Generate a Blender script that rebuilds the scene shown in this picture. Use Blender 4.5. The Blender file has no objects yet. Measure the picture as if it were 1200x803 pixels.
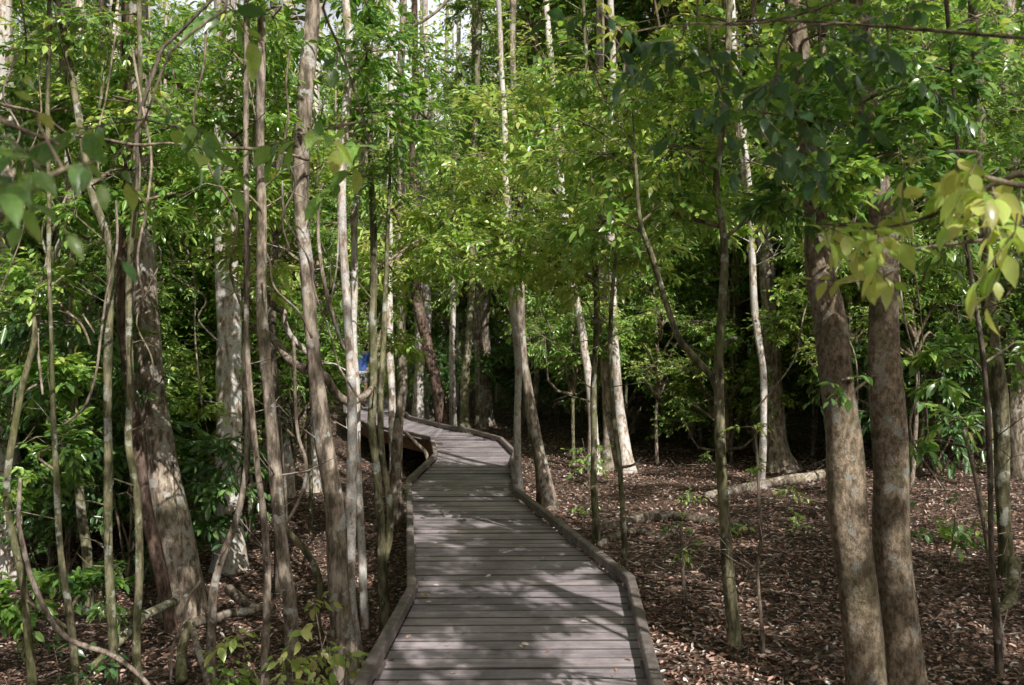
import bpy, math, random
import numpy as np
from mathutils import Vector

SEED = 11
rng = np.random.default_rng(SEED)
random.seed(SEED)
R = math.radians
sc = bpy.context.scene
C = sc.collection
F = 1039.0           # focal length in photo pixels (photo 1200 wide)
CX, CY, EYE = 600.0, 401.5, 1.6

# ------------------------------------------------------------------ helpers
def P(px, py, d):
    return np.array([(px - CX) * d / F, d, EYE - (py - CY) * d / F])

def smooth(a, b, t):
    t = np.clip((t - a) / (b - a), 0, 1)
    return t * t * (3 - 2 * t)

_wv = [(rng.uniform(-1, 1), rng.uniform(-1, 1), rng.uniform(0, 6.28)) for _ in range(14)]
def bumps(x, y):
    s = 0
    for i, (a, b, ph) in enumerate(_wv):
        k = 0.35 * 1.32 ** i
        s = s + np.sin(k * (a * x + b * y) * 1.6 + ph) * 0.09 / 1.22 ** i
    return s

def deck_cx(y):
    return np.interp(y, [-20, 0, 5, 10, 13, 16, 18], [1.6, 0.25, 0.05, -0.5, -0.6, -1.6, -3.5])

def ground_z(x, y):
    side = x - deck_cx(y)
    left = -0.86 + 0.50 * smooth(11, 26, y) + 0.02 * np.clip(-side - 4, 0, 60)
    right = -0.40 + 0.016 * np.clip(y - 9, 0, 60) + 0.012 * np.clip(side - 3, 0, 60)
    w = smooth(-0.9, 0.9, side)
    base = left * (1 - w) + right * w
    return base + bumps(x, y) * 0.28 * (0.35 + smooth(0.4, 3, np.abs(side)))

def gz(x, y):
    return float(ground_z(np.float64(x), np.float64(y)))

class MB:
    """Collects vertices, faces (any size) with a material slot and a per-vertex tint."""
    def __init__(self):
        self.v, self.f, self.t, self.n = [], [], [], 0
    def add(self, v, faces, mat=0, tint=0.5):
        v = np.asarray(v, float).reshape(-1, 3)
        for fa in (faces if isinstance(faces, list) else [faces]):
            self.f.append((np.asarray(fa, np.int64) + self.n, mat))
        self.v.append(v)
        self.t.append(np.broadcast_to(np.asarray(tint, float), (len(v),)).copy())
        self.n += len(v)
    def mesh(self, name, mats, origin=(0, 0, 0), smooth_shade=True):
        v = np.concatenate(self.v) - np.asarray(origin, float)
        me = bpy.data.meshes.new(name)
        me.vertices.add(len(v))
        me.vertices.foreach_set('co', v.astype(np.float32).ravel())
        loops = np.concatenate([f.ravel() for f, _ in self.f])
        sizes = np.concatenate([np.full(len(f), f.shape[1]) for f, _ in self.f])
        mi = np.concatenate([np.full(len(f), m) for f, m in self.f])
        me.loops.add(len(loops))
        me.loops.foreach_set('vertex_index', loops.astype(np.int32))
        me.polygons.add(len(sizes))
        me.polygons.foreach_set('loop_start', np.concatenate([[0], np.cumsum(sizes)[:-1]]).astype(np.int32))
        me.polygons.foreach_set('material_index', mi.astype(np.int32))
        me.update(calc_edges=True)
        a = me.attributes.new('tint', 'FLOAT', 'POINT')
        a.data.foreach_set('value', np.concatenate(self.t).astype(np.float32))
        for m in (mats if isinstance(mats, (list, tuple)) else [mats]):
            me.materials.append(m)
        if smooth_shade:
            me.polygons.foreach_set('use_smooth', np.ones(len(sizes), bool))
        else:
            me.polygons.foreach_set('use_smooth', np.zeros(len(sizes), bool))
        return me

def tag(o, label=None, cat=None, group=None, kind=None):
    if label: o['label'] = label
    if cat: o['category'] = cat
    if group: o['group'] = group
    if kind: o['kind'] = kind
    return o

def obj(name, me, parent=None, loc=(0, 0, 0)):
    o = bpy.data.objects.new(name, me); C.objects.link(o)
    o.location = tuple(float(q) for q in loc)
    if parent is not None: o.parent = parent
    return o

def empty(name, loc, label, cat, group=None):
    o = bpy.data.objects.new(name, None); C.objects.link(o)
    o.location = tuple(float(q) for q in loc)
    o.empty_display_size = 0.2
    return tag(o, label, cat, group)

def spline(pts, n):
    pts = np.asarray(pts, float)
    if len(pts) == 2:
        t = np.linspace(0, 1, n)[:, None]
        return pts[0] * (1 - t) + pts[1] * t
    seg = np.linalg.norm(np.diff(pts[:, :3], axis=0), axis=1)
    s = np.concatenate([[0], np.cumsum(seg)])
    ext = np.vstack([2 * pts[0] - pts[1], pts, 2 * pts[-1] - pts[-2]])
    out = []
    for u in np.linspace(0, s[-1], n):
        i = min(int(np.searchsorted(s, u, 'right')) - 1, len(pts) - 2)
        t = (u - s[i]) / max(seg[i], 1e-9)
        p0, p1, p2, p3 = ext[i], ext[i + 1], ext[i + 2], ext[i + 3]
        out.append(0.5 * (2 * p1 + (p2 - p0) * t + (2 * p0 - 5 * p1 + 4 * p2 - p3) * t * t
                          + (3 * p1 - p0 - 3 * p2 + p3) * t ** 3))
    return np.array(out)

def tube(mb, pts, rad, sides=10, mat=0, tint=0.5, flare=0, lobes=5, flare_h=0.4, rough=0.06, cap=True):
    pts = np.asarray(pts, float); rad = np.asarray(rad, float)
    n = len(pts)
    T = np.gradient(pts, axis=0); T /= np.linalg.norm(T, axis=1)[:, None] + 1e-12
    ref = np.array([1.0, 0, 0]) if abs(T[0][0]) < 0.8 else np.array([0, 0, 1.0])
    U = np.zeros((n, 3)); u = ref
    for i in range(n):
        u = u - T[i] * np.dot(u, T[i]); u = u / (np.linalg.norm(u) + 1e-12); U[i] = u
    V = np.cross(T, U)
    th = np.linspace(0, 2 * np.pi, sides, endpoint=False)
    ph = rng.uniform(0, 6.28, 4)
    s = np.concatenate([[0], np.cumsum(np.linalg.norm(np.diff(pts, axis=0), axis=1))])
    rr = rad[:, None] * (1 + rough * np.sin(2 * th[None] + s[:, None] * 1.7 + ph[0])
                         + rough * 0.8 * np.sin(3 * th[None] - s[:, None] * 2.9 + ph[1])
                         + rough * 0.6 * np.sin(s[:, None] * 7.3 + ph[2]))
    if flare:
        h = pts[:, 2] - pts[0, 2]
        fl = np.exp(-h / flare_h)[:, None]
        rr = rr * (1 + flare * fl * (0.45 + 0.55 * np.cos(lobes * th[None] + ph[3]) * np.exp(-h / flare_h * 0.2)[:, None]))
    v = pts[:, None] + U[:, None] * (np.cos(th)[None, :, None] * rr[..., None]) + V[:, None] * (np.sin(th)[None, :, None] * rr[..., None])
    i = np.arange(n - 1)[:, None] * sides; j = np.arange(sides)[None]; k = (j + 1) % sides
    q = np.stack([i + j, i + k, i + sides + k, i + sides + j], -1).reshape(-1, 4)
    mb.add(v.reshape(-1, 3), q, mat, tint)
    if cap:
        mb.f.append((np.arange(sides)[None] + mb.n - sides, mat))

def norm(a):
    return a / (np.linalg.norm(a, axis=-1, keepdims=True) + 1e-12)

def add_leaves(mb, base, axis, up, length, width, tint, detail, mat=0):
    """Leaves: base point, axis (unit), approximate normal, arrays of N."""
    n = len(base)
    axis = norm(axis); side = norm(np.cross(axis, up)); nor = np.cross(side, axis)
    L = length[:, None]; W = width[:, None]
    def pt(t, s, h):
        return base + axis * (L * t) + side * (W * s) + nor * (L * h)
    if detail == 0:       # folded rhombus
        v = np.stack([base, pt(.42, .5, .05), pt(1, 0, -.10), pt(.42, -.5, .05)], 1)
        f = [np.array([[0, 1, 2], [0, 2, 3]])]
    elif detail == 1:     # six-sided leaf, folded along the midrib
        v = np.stack([base, pt(.28, .42, .05), pt(.66, .40, .02), pt(1, 0, -.13), pt(.66, -.40, .02), pt(.28, -.42, .05)], 1)
        f = [np.array([[0, 1, 2, 3], [0, 3, 4, 5]])]
    else:                 # near leaf, curved, with a petiole and a drip tip
        v = np.stack([base, pt(.1, 0, 0), pt(.22, .30, .035), pt(.45, .50, .03), pt(.70, .37, -.03), pt(.90, .10, -.12), pt(1.0, 0, -.17),
                      pt(.90, -.10, -.12), pt(.70, -.37, -.03), pt(.45, -.50, .03), pt(.22, -.30, .035), pt(.45, 0, -.005), pt(.70, 0, -.06),
                      pt(0, .02, -.005), pt(0, -.02, -.005)], 1)
        f = [np.array([[1, 2, 3, 11], [11, 3, 4, 12], [12, 4, 5, 6], [12, 6, 7, 8], [11, 12, 8, 9], [1, 11, 9, 10]]),
             np.array([[13, 1, 14]])]
    m = v.shape[1]
    off = (np.arange(n) * m)[:, None, None]
    faces = [(fa[None] + off).reshape(-1, fa.shape[1]) for fa in f]
    mb.add(v.reshape(-1, 3), faces, mat, np.repeat(tint, m))

def add_twigs(mb, a, b, r0, r1, mat=1):
    """Three-sided tapered straight twigs from a to b (N,3)."""
    n = len(a)
    d = norm(b - a); ref = np.where(np.abs(d[:, 2:3]) < .9, np.array([[0, 0, 1.0]]), np.array([[1.0, 0, 0]]))
    u = norm(np.cross(d, ref)); w = np.cross(d, u)
    vs = []
    for c, r in ((a, r0), (b, r1)):
        for k in range(3):
            t = 2 * np.pi * k / 3
            vs.append(c + (u * math.cos(t) + w * math.sin(t)) * np.broadcast_to(r, (n,))[:, None])
    v = np.stack(vs, 1)
    f = np.array([[0, 1, 4, 3], [1, 2, 5, 4], [2, 0, 3, 5]])
    off = (np.arange(n) * 6)[:, None, None]
    mb.add(v.reshape(-1, 3), (f[None] + off).reshape(-1, 4), mat, 0.5)

def rand_dir(n, g=rng):
    return norm(g.normal(size=(n, 3)))

def spray(mb, o, d, length, nl, leaf, detail, tint0=0.5, droop=0.35, twig_r=0.003, fill=0.33, mat=0):
    """Leafy twigs: origins o, directions d, nl leaves alternating along each."""
    n = len(o)
    d = norm(d); L = np.broadcast_to(length, (n,))
    tip = o + d * L[:, None]; tip[:, 2] -= L * droop * 0.35
    add_twigs(mb, o, tip, twig_r, twig_r * .45)
    up = norm(np.array([[0, 0, 1.0]]) + rng.normal(size=(n, 3)) * .25)
    side = norm(np.cross(d, up))
    t = np.linspace(.12, 1, nl)[None] + rng.normal(size=(n, nl)) * .04
    base = o[:, None] + (tip - o)[:, None] * t[..., None]
    sg = np.where(np.arange(nl) % 2 == 0, 1.0, -1.0)[None, :, None] * np.ones((n, 1, 1))
    sg[:, -1] *= 0.1
    ax = d[:, None] * .75 + side[:, None] * sg * .85 + rng.normal(size=(n, nl, 3)) * .28
    ax[..., 2] -= droop * rng.uniform(.2, 1.6, (n, nl))
    nr = norm(up[:, None] + rng.normal(size=(n, nl, 3)) * .38)
    ll = leaf * rng.uniform(.6, 1.25, (n, nl)); lw = ll * rng.uniform(.85, 1.15, (n, nl)) * (fill * 1.25)
    tn = np.clip(tint0 + rng.normal(size=(n, 1)) * .10 + rng.normal(size=(n, nl)) * .21, 0, 1)
    add_leaves(mb, base.reshape(-1, 3), ax.reshape(-1, 3), nr.reshape(-1, 3), ll.ravel(), lw.ravel(), tn.ravel(), detail, mat)

def blob(mb, c, r, root=None, leaf=.09, detail=1, nsub=9, nspray=6, nl=9, tint=.5, droop=.35, flat=.75, br=.008):
    """A clump of foliage: sub-branches from its root outwards, each bearing leafy twigs."""
    c = np.asarray(c, float)
    rad = np.array([r, r, r * flat]) if np.isscalar(r) else np.asarray(r, float)
    if root is None: root = c - np.array([0, 0, rad[2] * .6])
    if rad.mean() < .14: nspray, nl = 2, 5
    ends = c + rand_dir(nsub) * rad * rng.uniform(.55, 1.08, (nsub, 1))
    mid = c + (ends - c) * .3 + (root - c) * .25
    add_twigs(mb, np.broadcast_to(root, (nsub, 3)).copy(), mid, br, br * .6)
    add_twigs(mb, mid, ends, br * .6, br * .3)
    t = rng.uniform(.1, 1.0, (nsub, nspray, 1))
    o = mid[:, None] + (ends - mid)[:, None] * t
    d = norm(ends - mid)[:, None] + rng.normal(size=(nsub, nspray, 3)) * .65
    d[..., 2] *= .6
    sp_ = rng.uniform(.8, 1.25); leaf = leaf * sp_; fl_ = rng.uniform(.25, .42)
    ln = np.clip(rad.mean() * .7, .10, .55) * rng.uniform(.6, 1.3, nsub * nspray)
    spray(mb, o.reshape(-1, 3), d.reshape(-1, 3), ln, nl, leaf, detail, tint, droop, br * .4, fl_)

# ------------------------------------------------------------------ materials
def nt(name):
    m = bpy.data.materials.new(name); m.use_nodes = True
    t = m.node_tree; t.nodes.clear()
    return m, t, t.nodes, t.links

def lift(stops, k, top=.80):
    return [(p, tuple(min(top, q * k) for q in c)) for p, c in stops]

def ramp(N, stops, interp='LINEAR'):
    r = N.new('ShaderNodeValToRGB'); e = r.color_ramp.elements
    r.color_ramp.interpolation = interp
    while len(e) < len(stops): e.new(.5)
    for el, (p, c) in zip(e, stops):
        el.position = p; el.color = (*c, 1) if len(c) == 3 else c
    return r

def leaf_material(name, stops, trans, tw=.38, rough=.38, spec=.5):
    m, t, N, K = nt(name)
    at = N.new('ShaderNodeAttribute'); at.attribute_name = 'tint'
    oi = N.new('ShaderNodeObjectInfo')
    ad = N.new('ShaderNodeMath'); ad.operation = 'MULTIPLY_ADD'
    ad.inputs[1].default_value = .16
    K.new(oi.outputs['Random'], ad.inputs[0]); K.new(at.outputs['Fac'], ad.inputs[2])
    sb = N.new('ShaderNodeMath'); sb.operation = 'SUBTRACT'; sb.inputs[1].default_value = .08; K.new(ad.outputs[0], sb.inputs[0])
    tc = N.new('ShaderNodeTexCoord'); mo = N.new('ShaderNodeTexNoise'); mo.inputs['Scale'].default_value = 90; mo.inputs['Detail'].default_value = 2
    K.new(tc.outputs['Object'], mo.inputs['Vector'])
    ma = N.new('ShaderNodeMath'); ma.operation = 'MULTIPLY_ADD'; ma.inputs[1].default_value = .5; K.new(mo.outputs[0], ma.inputs[0])
    mb_ = N.new('ShaderNodeMath'); mb_.operation = 'SUBTRACT'; mb_.inputs[1].default_value = .25; K.new(sb.outputs[0], mb_.inputs[0]); K.new(mb_.outputs[0], ma.inputs[2]); sb = ma
    r1 = ramp(N, lift(stops, 3.1)); K.new(sb.outputs[0], r1.inputs[0])
    r2 = ramp(N, lift(trans, 1.6)); K.new(sb.outputs[0], r2.inputs[0])
    b = N.new('ShaderNodeBsdfPrincipled')
    b.inputs['Roughness'].default_value = rough; b.inputs['Specular IOR Level'].default_value = spec
    K.new(r1.outputs[0], b.inputs['Base Color'])
    tr = N.new('ShaderNodeBsdfTranslucent'); K.new(r2.outputs[0], tr.inputs['Color'])
    mx = N.new('ShaderNodeMixShader'); mx.inputs[0].default_value = tw
    K.new(b.outputs[0], mx.inputs[1]); K.new(tr.outputs[0], mx.inputs[2])
    o = N.new('ShaderNodeOutputMaterial'); K.new(mx.outputs[0], o.inputs[0])
    return m

G = [(0, (.024, .050, .018)), (.35, (.056, .108, .030)), (.65, (.105, .172, .042)), (.9, (.175, .245, .060)), (1, (.27, .27, .08))]
GT = [(0, (.09, .20, .028)), (.5, (.27, .46, .055)), (.9, (.46, .60, .09)), (1, (.56, .54, .11))]
M = {}
M['leaf'] = leaf_material('leaf_green', G, GT, .42, .24, .9)
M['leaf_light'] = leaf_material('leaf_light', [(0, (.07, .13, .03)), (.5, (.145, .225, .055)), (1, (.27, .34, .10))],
                                [(0, (.18, .36, .045)), (.5, (.40, .58, .08)), (1, (.56, .68, .14))], .46, .25, .9)  # sunny look of lit foliage put into a lighter yellow-green
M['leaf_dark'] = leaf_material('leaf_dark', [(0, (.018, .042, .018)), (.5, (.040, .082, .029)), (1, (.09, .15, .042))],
                               [(0, (.05, .13, .02)), (.5, (.14, .28, .035)), (1, (.30, .43, .055))], .35, .26, .8)  # understorey shade put into a darker leaf colour
M['leaf_sun'] = leaf_material('leaf_sunny', [(0, (.08, .16, .025)), (.5, (.16, .27, .05)), (1, (.26, .34, .09))], [(0, (.22, .40, .04)), (.5, (.40, .56, .07)), (1, (.5, .6, .10))], .42, .2, 1.0)  # sun on the near branch put into a brighter leaf colour

def bark(name, dark, mid, light, lichen, lich_amt=.5, moss=(.05, .065, .02), moss_amt=.35, zs=.3, sc_=1.0, bumpd=.5):
    m, t, N, K = nt(name)
    tc = N.new('ShaderNodeTexCoord'); oi = N.new('ShaderNodeObjectInfo')
    ml = N.new('ShaderNodeMath'); ml.operation = 'MULTIPLY'; ml.inputs[1].default_value = 57
    K.new(oi.outputs['Random'], ml.inputs[0])
    av = N.new('ShaderNodeVectorMath'); av.operation = 'ADD'
    K.new(tc.outputs['Object'], av.inputs[0]); K.new(ml.outputs[0], av.inputs[1])
    mp = N.new('ShaderNodeMapping'); mp.inputs['Scale'].default_value = (1, 1, zs); K.new(av.outputs[0], mp.inputs[0])
    def noise(scale, det, rg, vec):
        n = N.new('ShaderNodeTexNoise'); n.inputs['Scale'].default_value = scale * sc_
        n.inputs['Detail'].default_value = det; n.inputs['Roughness'].default_value = rg
        K.new(vec.outputs[0], n.inputs['Vector']); return n
    n1 = noise(22, 7, .7, mp)
    r1 = ramp(N, lift([(.40, tuple(q * .75 for q in dark)), (.5, mid), (.60, tuple(q * 1.15 for q in light))], 1.65)); K.new(n1.outputs[0], r1.inputs[0])
    n2 = noise(7, 5, .62, av)
    a = .63 - .2 * lich_amt
    r2 = ramp(N, [(a, (0, 0, 0)), (a + .05, (1, 1, 1))]); K.new(n2.outputs[0], r2.inputs[0])
    n2b = noise(60, 3, .7, av)
    r2b = ramp(N, lift([(.35, tuple(c * .62 for c in lichen)), (.65, lichen)], 1.3)); K.new(n2b.outputs[0], r2b.inputs[0])
    x1 = N.new('ShaderNodeMixRGB'); K.new(r2.outputs[0], x1.inputs[0]); K.new(r1.outputs[0], x1.inputs[1]); K.new(r2b.outputs[0], x1.inputs[2])
    n3 = noise(2.2, 4, .6, av)
    r3 = ramp(N, [(.5, (0, 0, 0)), (.68, (moss_amt,) * 3)]); K.new(n3.outputs[0], r3.inputs[0])
    x2 = N.new('ShaderNodeMixRGB'); x2.inputs[2].default_value = (*moss, 1); K.new(r3.outputs[0], x2.inputs[0]); K.new(x1.outputs[0], x2.inputs[1])
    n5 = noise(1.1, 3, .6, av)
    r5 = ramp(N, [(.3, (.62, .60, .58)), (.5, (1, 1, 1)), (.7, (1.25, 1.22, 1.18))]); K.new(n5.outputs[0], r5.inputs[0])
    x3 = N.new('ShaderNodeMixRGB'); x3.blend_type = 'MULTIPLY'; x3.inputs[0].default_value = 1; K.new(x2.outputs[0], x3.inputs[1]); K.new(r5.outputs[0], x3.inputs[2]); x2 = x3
    b = N.new('ShaderNodeBsdfPrincipled'); b.inputs['Roughness'].default_value = .85
    b.inputs['Specular IOR Level'].default_value = .25
    K.new(x2.outputs[0], b.inputs['Base Color'])
    n4 = noise(38, 6, .75, mp)
    bp = N.new('ShaderNodeBump'); bp.inputs['Strength'].default_value = bumpd; bp.inputs['Distance'].default_value = .02
    K.new(n4.outputs[0], bp.inputs['Height']); K.new(bp.outputs[0], b.inputs['Normal'])
    o = N.new('ShaderNodeOutputMaterial'); K.new(b.outputs[0], o.inputs[0])
    return m

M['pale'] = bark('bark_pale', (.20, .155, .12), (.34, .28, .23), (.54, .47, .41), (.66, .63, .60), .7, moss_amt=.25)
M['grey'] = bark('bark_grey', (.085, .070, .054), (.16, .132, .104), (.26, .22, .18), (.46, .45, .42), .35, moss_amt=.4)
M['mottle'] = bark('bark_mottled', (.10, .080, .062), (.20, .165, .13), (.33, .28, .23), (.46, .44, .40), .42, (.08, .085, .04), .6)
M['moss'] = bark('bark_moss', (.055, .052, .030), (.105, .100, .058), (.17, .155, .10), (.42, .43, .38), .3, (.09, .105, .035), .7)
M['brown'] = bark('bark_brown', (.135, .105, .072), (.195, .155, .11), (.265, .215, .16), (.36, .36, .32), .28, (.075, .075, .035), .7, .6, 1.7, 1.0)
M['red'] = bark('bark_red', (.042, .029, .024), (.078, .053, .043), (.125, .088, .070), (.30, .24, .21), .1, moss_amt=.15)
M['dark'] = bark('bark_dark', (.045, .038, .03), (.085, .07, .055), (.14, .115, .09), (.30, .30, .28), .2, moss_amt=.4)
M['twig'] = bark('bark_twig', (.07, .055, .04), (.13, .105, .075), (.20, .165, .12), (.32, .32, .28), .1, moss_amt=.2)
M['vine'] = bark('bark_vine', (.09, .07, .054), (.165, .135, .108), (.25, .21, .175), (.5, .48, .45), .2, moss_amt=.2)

def ground_material():
    m, t, N, K = nt('leaf_litter_ground')
    tc = N.new('ShaderNodeTexCoord')
    wn = N.new('ShaderNodeTexNoise'); wn.inputs['Scale'].default_value = 6; wn.inputs['Detail'].default_value = 3
    K.new(tc.outputs['Object'], wn.inputs['Vector'])
    mx = N.new('ShaderNodeMixRGB'); mx.inputs[0].default_value = .04
    K.new(tc.outputs['Object'], mx.inputs[1]); K.new(wn.outputs['Color'], mx.inputs[2])
    vo = N.new('ShaderNodeTexVoronoi'); vo.inputs['Scale'].default_value = 27; K.new(mx.outputs[0], vo.inputs['Vector'])
    sp = N.new('ShaderNodeSeparateColor'); K.new(vo.outputs['Color'], sp.inputs[0])
    r = ramp(N, lift([(0, (.030, .019, .014)), (.35, (.075, .050, .040)), (.65, (.14, .095, .075)), (.88, (.21, .150, .12)), (1, (.30, .24, .20))], 1.1))
    K.new(sp.outputs[0], r.inputs[0])
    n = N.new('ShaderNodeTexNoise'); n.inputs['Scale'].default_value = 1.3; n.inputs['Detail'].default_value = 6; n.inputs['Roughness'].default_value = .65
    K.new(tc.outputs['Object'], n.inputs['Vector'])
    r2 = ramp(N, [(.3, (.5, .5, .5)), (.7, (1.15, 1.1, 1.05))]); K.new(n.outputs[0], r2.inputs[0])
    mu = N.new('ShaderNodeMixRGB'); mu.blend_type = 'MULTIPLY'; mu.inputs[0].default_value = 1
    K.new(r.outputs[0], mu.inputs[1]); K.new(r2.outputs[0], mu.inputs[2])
    b = N.new('ShaderNodeBsdfPrincipled'); b.inputs['Roughness'].default_value = .8; b.inputs['Specular IOR Level'].default_value = .25
    K.new(mu.outputs[0], b.inputs['Base Color'])
    bp = N.new('ShaderNodeBump'); bp.inputs['Strength'].default_value = .9; bp.inputs['Distance'].default_value = .04
    ad = N.new('ShaderNodeMath'); ad.operation = 'ADD'; K.new(vo.outputs['Distance'], ad.inputs[0]); K.new(sp.outputs[1], ad.inputs[1])
    K.new(ad.outputs[0], bp.inputs['Height']); K.new(bp.outputs[0], b.inputs['Normal'])
    o = N.new('ShaderNodeOutputMaterial'); K.new(b.outputs[0], o.inputs[0])
    return m
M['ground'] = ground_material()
M['litter'] = leaf_material('dry_leaf', [(0, (.034, .020, .015)), (.3, (.095, .056, .042)), (.65, (.22, .142, .112)), (.88, (.40, .29, .24)), (1, (.54, .45, .39))],
                            [(0, (.08, .04, .02)), (1, (.35, .2, .1))], .12, .5, .4)

def timber(name, c0, c1, c2, dirt=.5, grain=(3, 60, 60)):
    m, t, N, K = nt(name)
    tc = N.new('ShaderNodeTexCoord'); at = N.new('ShaderNodeAttribute'); at.attribute_name = 'tint'
    ml = N.new('ShaderNodeMath'); ml.operation = 'MULTIPLY'; ml.inputs[1].default_value = 31; K.new(at.outputs['Fac'], ml.inputs[0])
    av = N.new('ShaderNodeVectorMath'); av.operation = 'ADD'; K.new(tc.outputs['Object'], av.inputs[0]); K.new(ml.outputs[0], av.inputs[1])
    mp = N.new('ShaderNodeMapping'); mp.inputs['Scale'].default_value = grain; K.new(av.outputs[0], mp.inputs[0])
    n = N.new('ShaderNodeTexNoise'); n.inputs['Scale'].default_value = 1; n.inputs['Detail'].default_value = 6; n.inputs['Roughness'].default_value = .65
    K.new(mp.outputs[0], n.inputs['Vector'])
    r = ramp(N, lift([(.3, c0), (.5, c1), (.72, c2)], 2.5)); K.new(n.outputs[0], r.inputs[0])
    rt = ramp(N, [(0, (.72, .72, .74)), (.5, (1, 1, 1)), (1, (1.22, 1.2, 1.17))]); K.new(at.outputs['Fac'], rt.inputs[0])
    mu = N.new('ShaderNodeMixRGB'); mu.blend_type = 'MULTIPLY'; mu.inputs[0].default_value = 1
    K.new(r.outputs[0], mu.inputs[1]); K.new(rt.outputs[0], mu.inputs[2])
    d = N.new('ShaderNodeTexNoise'); d.inputs['Scale'].default_value = 2.3; d.inputs['Detail'].default_value = 7; d.inputs['Roughness'].default_value = .7
    K.new(tc.outputs['Object'], d.inputs['Vector'])
    rd = ramp(N, [(.35, (1 - dirt * .6,) * 3), (.62, (1, 1, 1)), (.8, (1.12, 1.1, 1.06))]); K.new(d.outputs[0], rd.inputs[0])
    m2 = N.new('ShaderNodeMixRGB'); m2.blend_type = 'MULTIPLY'; m2.inputs[0].default_value = 1
    K.new(mu.outputs[0], m2.inputs[1]); K.new(rd.outputs[0], m2.inputs[2])
    b = N.new('ShaderNodeBsdfPrincipled'); b.inputs['Specular IOR Level'].default_value = .3
    rr = ramp(N, [(.3, (.5,) * 3), (.7, (.72,) * 3)]); K.new(d.outputs[0], rr.inputs[0]); K.new(rr.outputs[0], b.inputs['Roughness'])
    K.new(m2.outputs[0], b.inputs['Base Color'])
    bp = N.new('ShaderNodeBump'); bp.inputs['Strength'].default_value = .35; bp.inputs['Distance'].default_value = .004
    K.new(n.outputs[0], bp.inputs['Height']); K.new(bp.outputs[0], b.inputs['Normal'])
    o = N.new('ShaderNodeOutputMaterial'); K.new(b.outputs[0], o.inputs[0])
    return m
M['plank'] = timber('weathered_plank', (.115, .098, .108), (.165, .145, .156), (.225, .202, .210), .9)
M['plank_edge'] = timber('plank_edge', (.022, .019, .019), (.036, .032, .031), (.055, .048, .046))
M['kerb'] = timber('weathered_beam', (.060, .050, .046), (.10, .085, .078), (.155, .136, .125), .9, (14, 14, 14))
M['joist'] = timber('red_brown_joist', (.10, .05, .032), (.17, .09, .06), (.24, .14, .095), .5, (14, 14, 14))

# ------------------------------------------------------------------ ground
def axis_coords(lo, hi, c, fine, grow):
    a = [c]
    s = fine
    while a[-1] < hi: a.append(a[-1] + s); s = fine if a[-1] < c + 16 else s * grow
    b = [c]; s = fine
    while b[-1] > lo: b.append(b[-1] - s); s = fine if b[-1] > c - 16 else s * grow
    return np.array(sorted(set(b + a)))
gx = axis_coords(-400, 400, 0, .16, 1.12); gy = axis_coords(-400, 400, 12, .16, 1.12)
XX, YY = np.meshgrid(gx, gy)
ZZ = ground_z(XX, YY)
mb = MB()
nx, ny = len(gx), len(gy)
i = (np.arange(ny - 1)[:, None] * nx + np.arange(nx - 1)[None])
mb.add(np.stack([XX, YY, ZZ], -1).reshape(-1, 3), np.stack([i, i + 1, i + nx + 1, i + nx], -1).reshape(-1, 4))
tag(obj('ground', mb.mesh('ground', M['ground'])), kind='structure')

# leaf litter lying on the ground
def litter(n):
    y = 2.5 + 27 * rng.uniform(0, 1, n) ** 1.7
    x = rng.uniform(-1, 1, n) * (.64 * y + 1.2)
    keep = np.abs(x - deck_cx(y)) > .35
    x, y = x[keep], y[keep]; n = len(x)
    z = ground_z(x, y) + rng.uniform(.004, .035, n)
    ax = rand_dir(n); ax[:, 2] *= .25
    up = norm(np.array([[0, 0, 1.0]]) + rng.normal(size=(n, 3)) * .42)
    ln = rng.uniform(.02, .06, n)
    m = MB()
    add_leaves(m, np.stack([x, y, z], 1), ax, up, ln, ln * rng.uniform(.3, .5, n), np.clip(rng.normal(.48, .25, n), 0, 1), 1)
    tag(obj('fallen_leaves', m.mesh('fallen_leaves', M['litter'])), 'brown dry leaf litter covering the forest floor', 'leaf litter', kind='stuff')
litter(150000)

def ground_twigs(n):
    y = 3 + 20 * rng.uniform(0, 1, n) ** 1.5
    x = rng.uniform(-1, 1, n) * (.62 * y + 1)
    keep = np.abs(x - deck_cx(y)) > 1.2
    x, y = x[keep], y[keep]; n = len(x)
    a = np.stack([x, y, ground_z(x, y) + .02], 1)
    th = rng.uniform(0, 6.28, n); L = rng.uniform(.15, .8, n)
    b = a + np.stack([np.cos(th) * L, np.sin(th) * L, np.zeros(n)], 1)
    b[:, 2] = ground_z(b[:, 0], b[:, 1]) + rng.uniform(.02, .10, n)
    m = MB(); add_twigs(m, a, b, rng.uniform(.003, .010, n), .002, 0)
    tag(obj('twig_litter', m.mesh('twig_litter', M['vine'])), 'thin dead twigs strewn over the brown leaf litter', 'twigs', kind='stuff')
ground_twigs(700)

# ------------------------------------------------------------------ boardwalk
LE = [(-.30, -6), (-.60, 0), (-.655, 4.05), (-.600, 5.50), (-1.13, 9.9), (-1.02, 12.1), (-1.27, 14.3)]      # left edge of the planks (x, y)
RE = [(1.30, -6), (.55, 0), (.63, 4.05), (.745, 5.75), (.02, 9.2), (-.03, 11.2), (.02, 12.4), (-.20, 14.2), (-.75, 15.55), (-1.27, 16.35)]
FR = [(-1.27, 14.3), (-2.42, 16.2), (-3.45, 18.6), (-4.8, 25.5)]       # front edge of the far arm
BK = [(-1.27, 16.35), (-1.95, 17.9), (-2.35, 19.2), (-3.45, 25.5)]
bw = empty('boardwalk', (0, 0, gz(0, 5)), 'grey plank boardwalk with low timber kerbs winding through the forest', 'boardwalk')
bz = bw.location.z
def bobj(name, m, mat, sm=False, label=None):
    o = obj(name, m.mesh(name, mat, (0, 0, bz), sm), bw)
    if label: o['label'] = label
    return o
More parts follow.
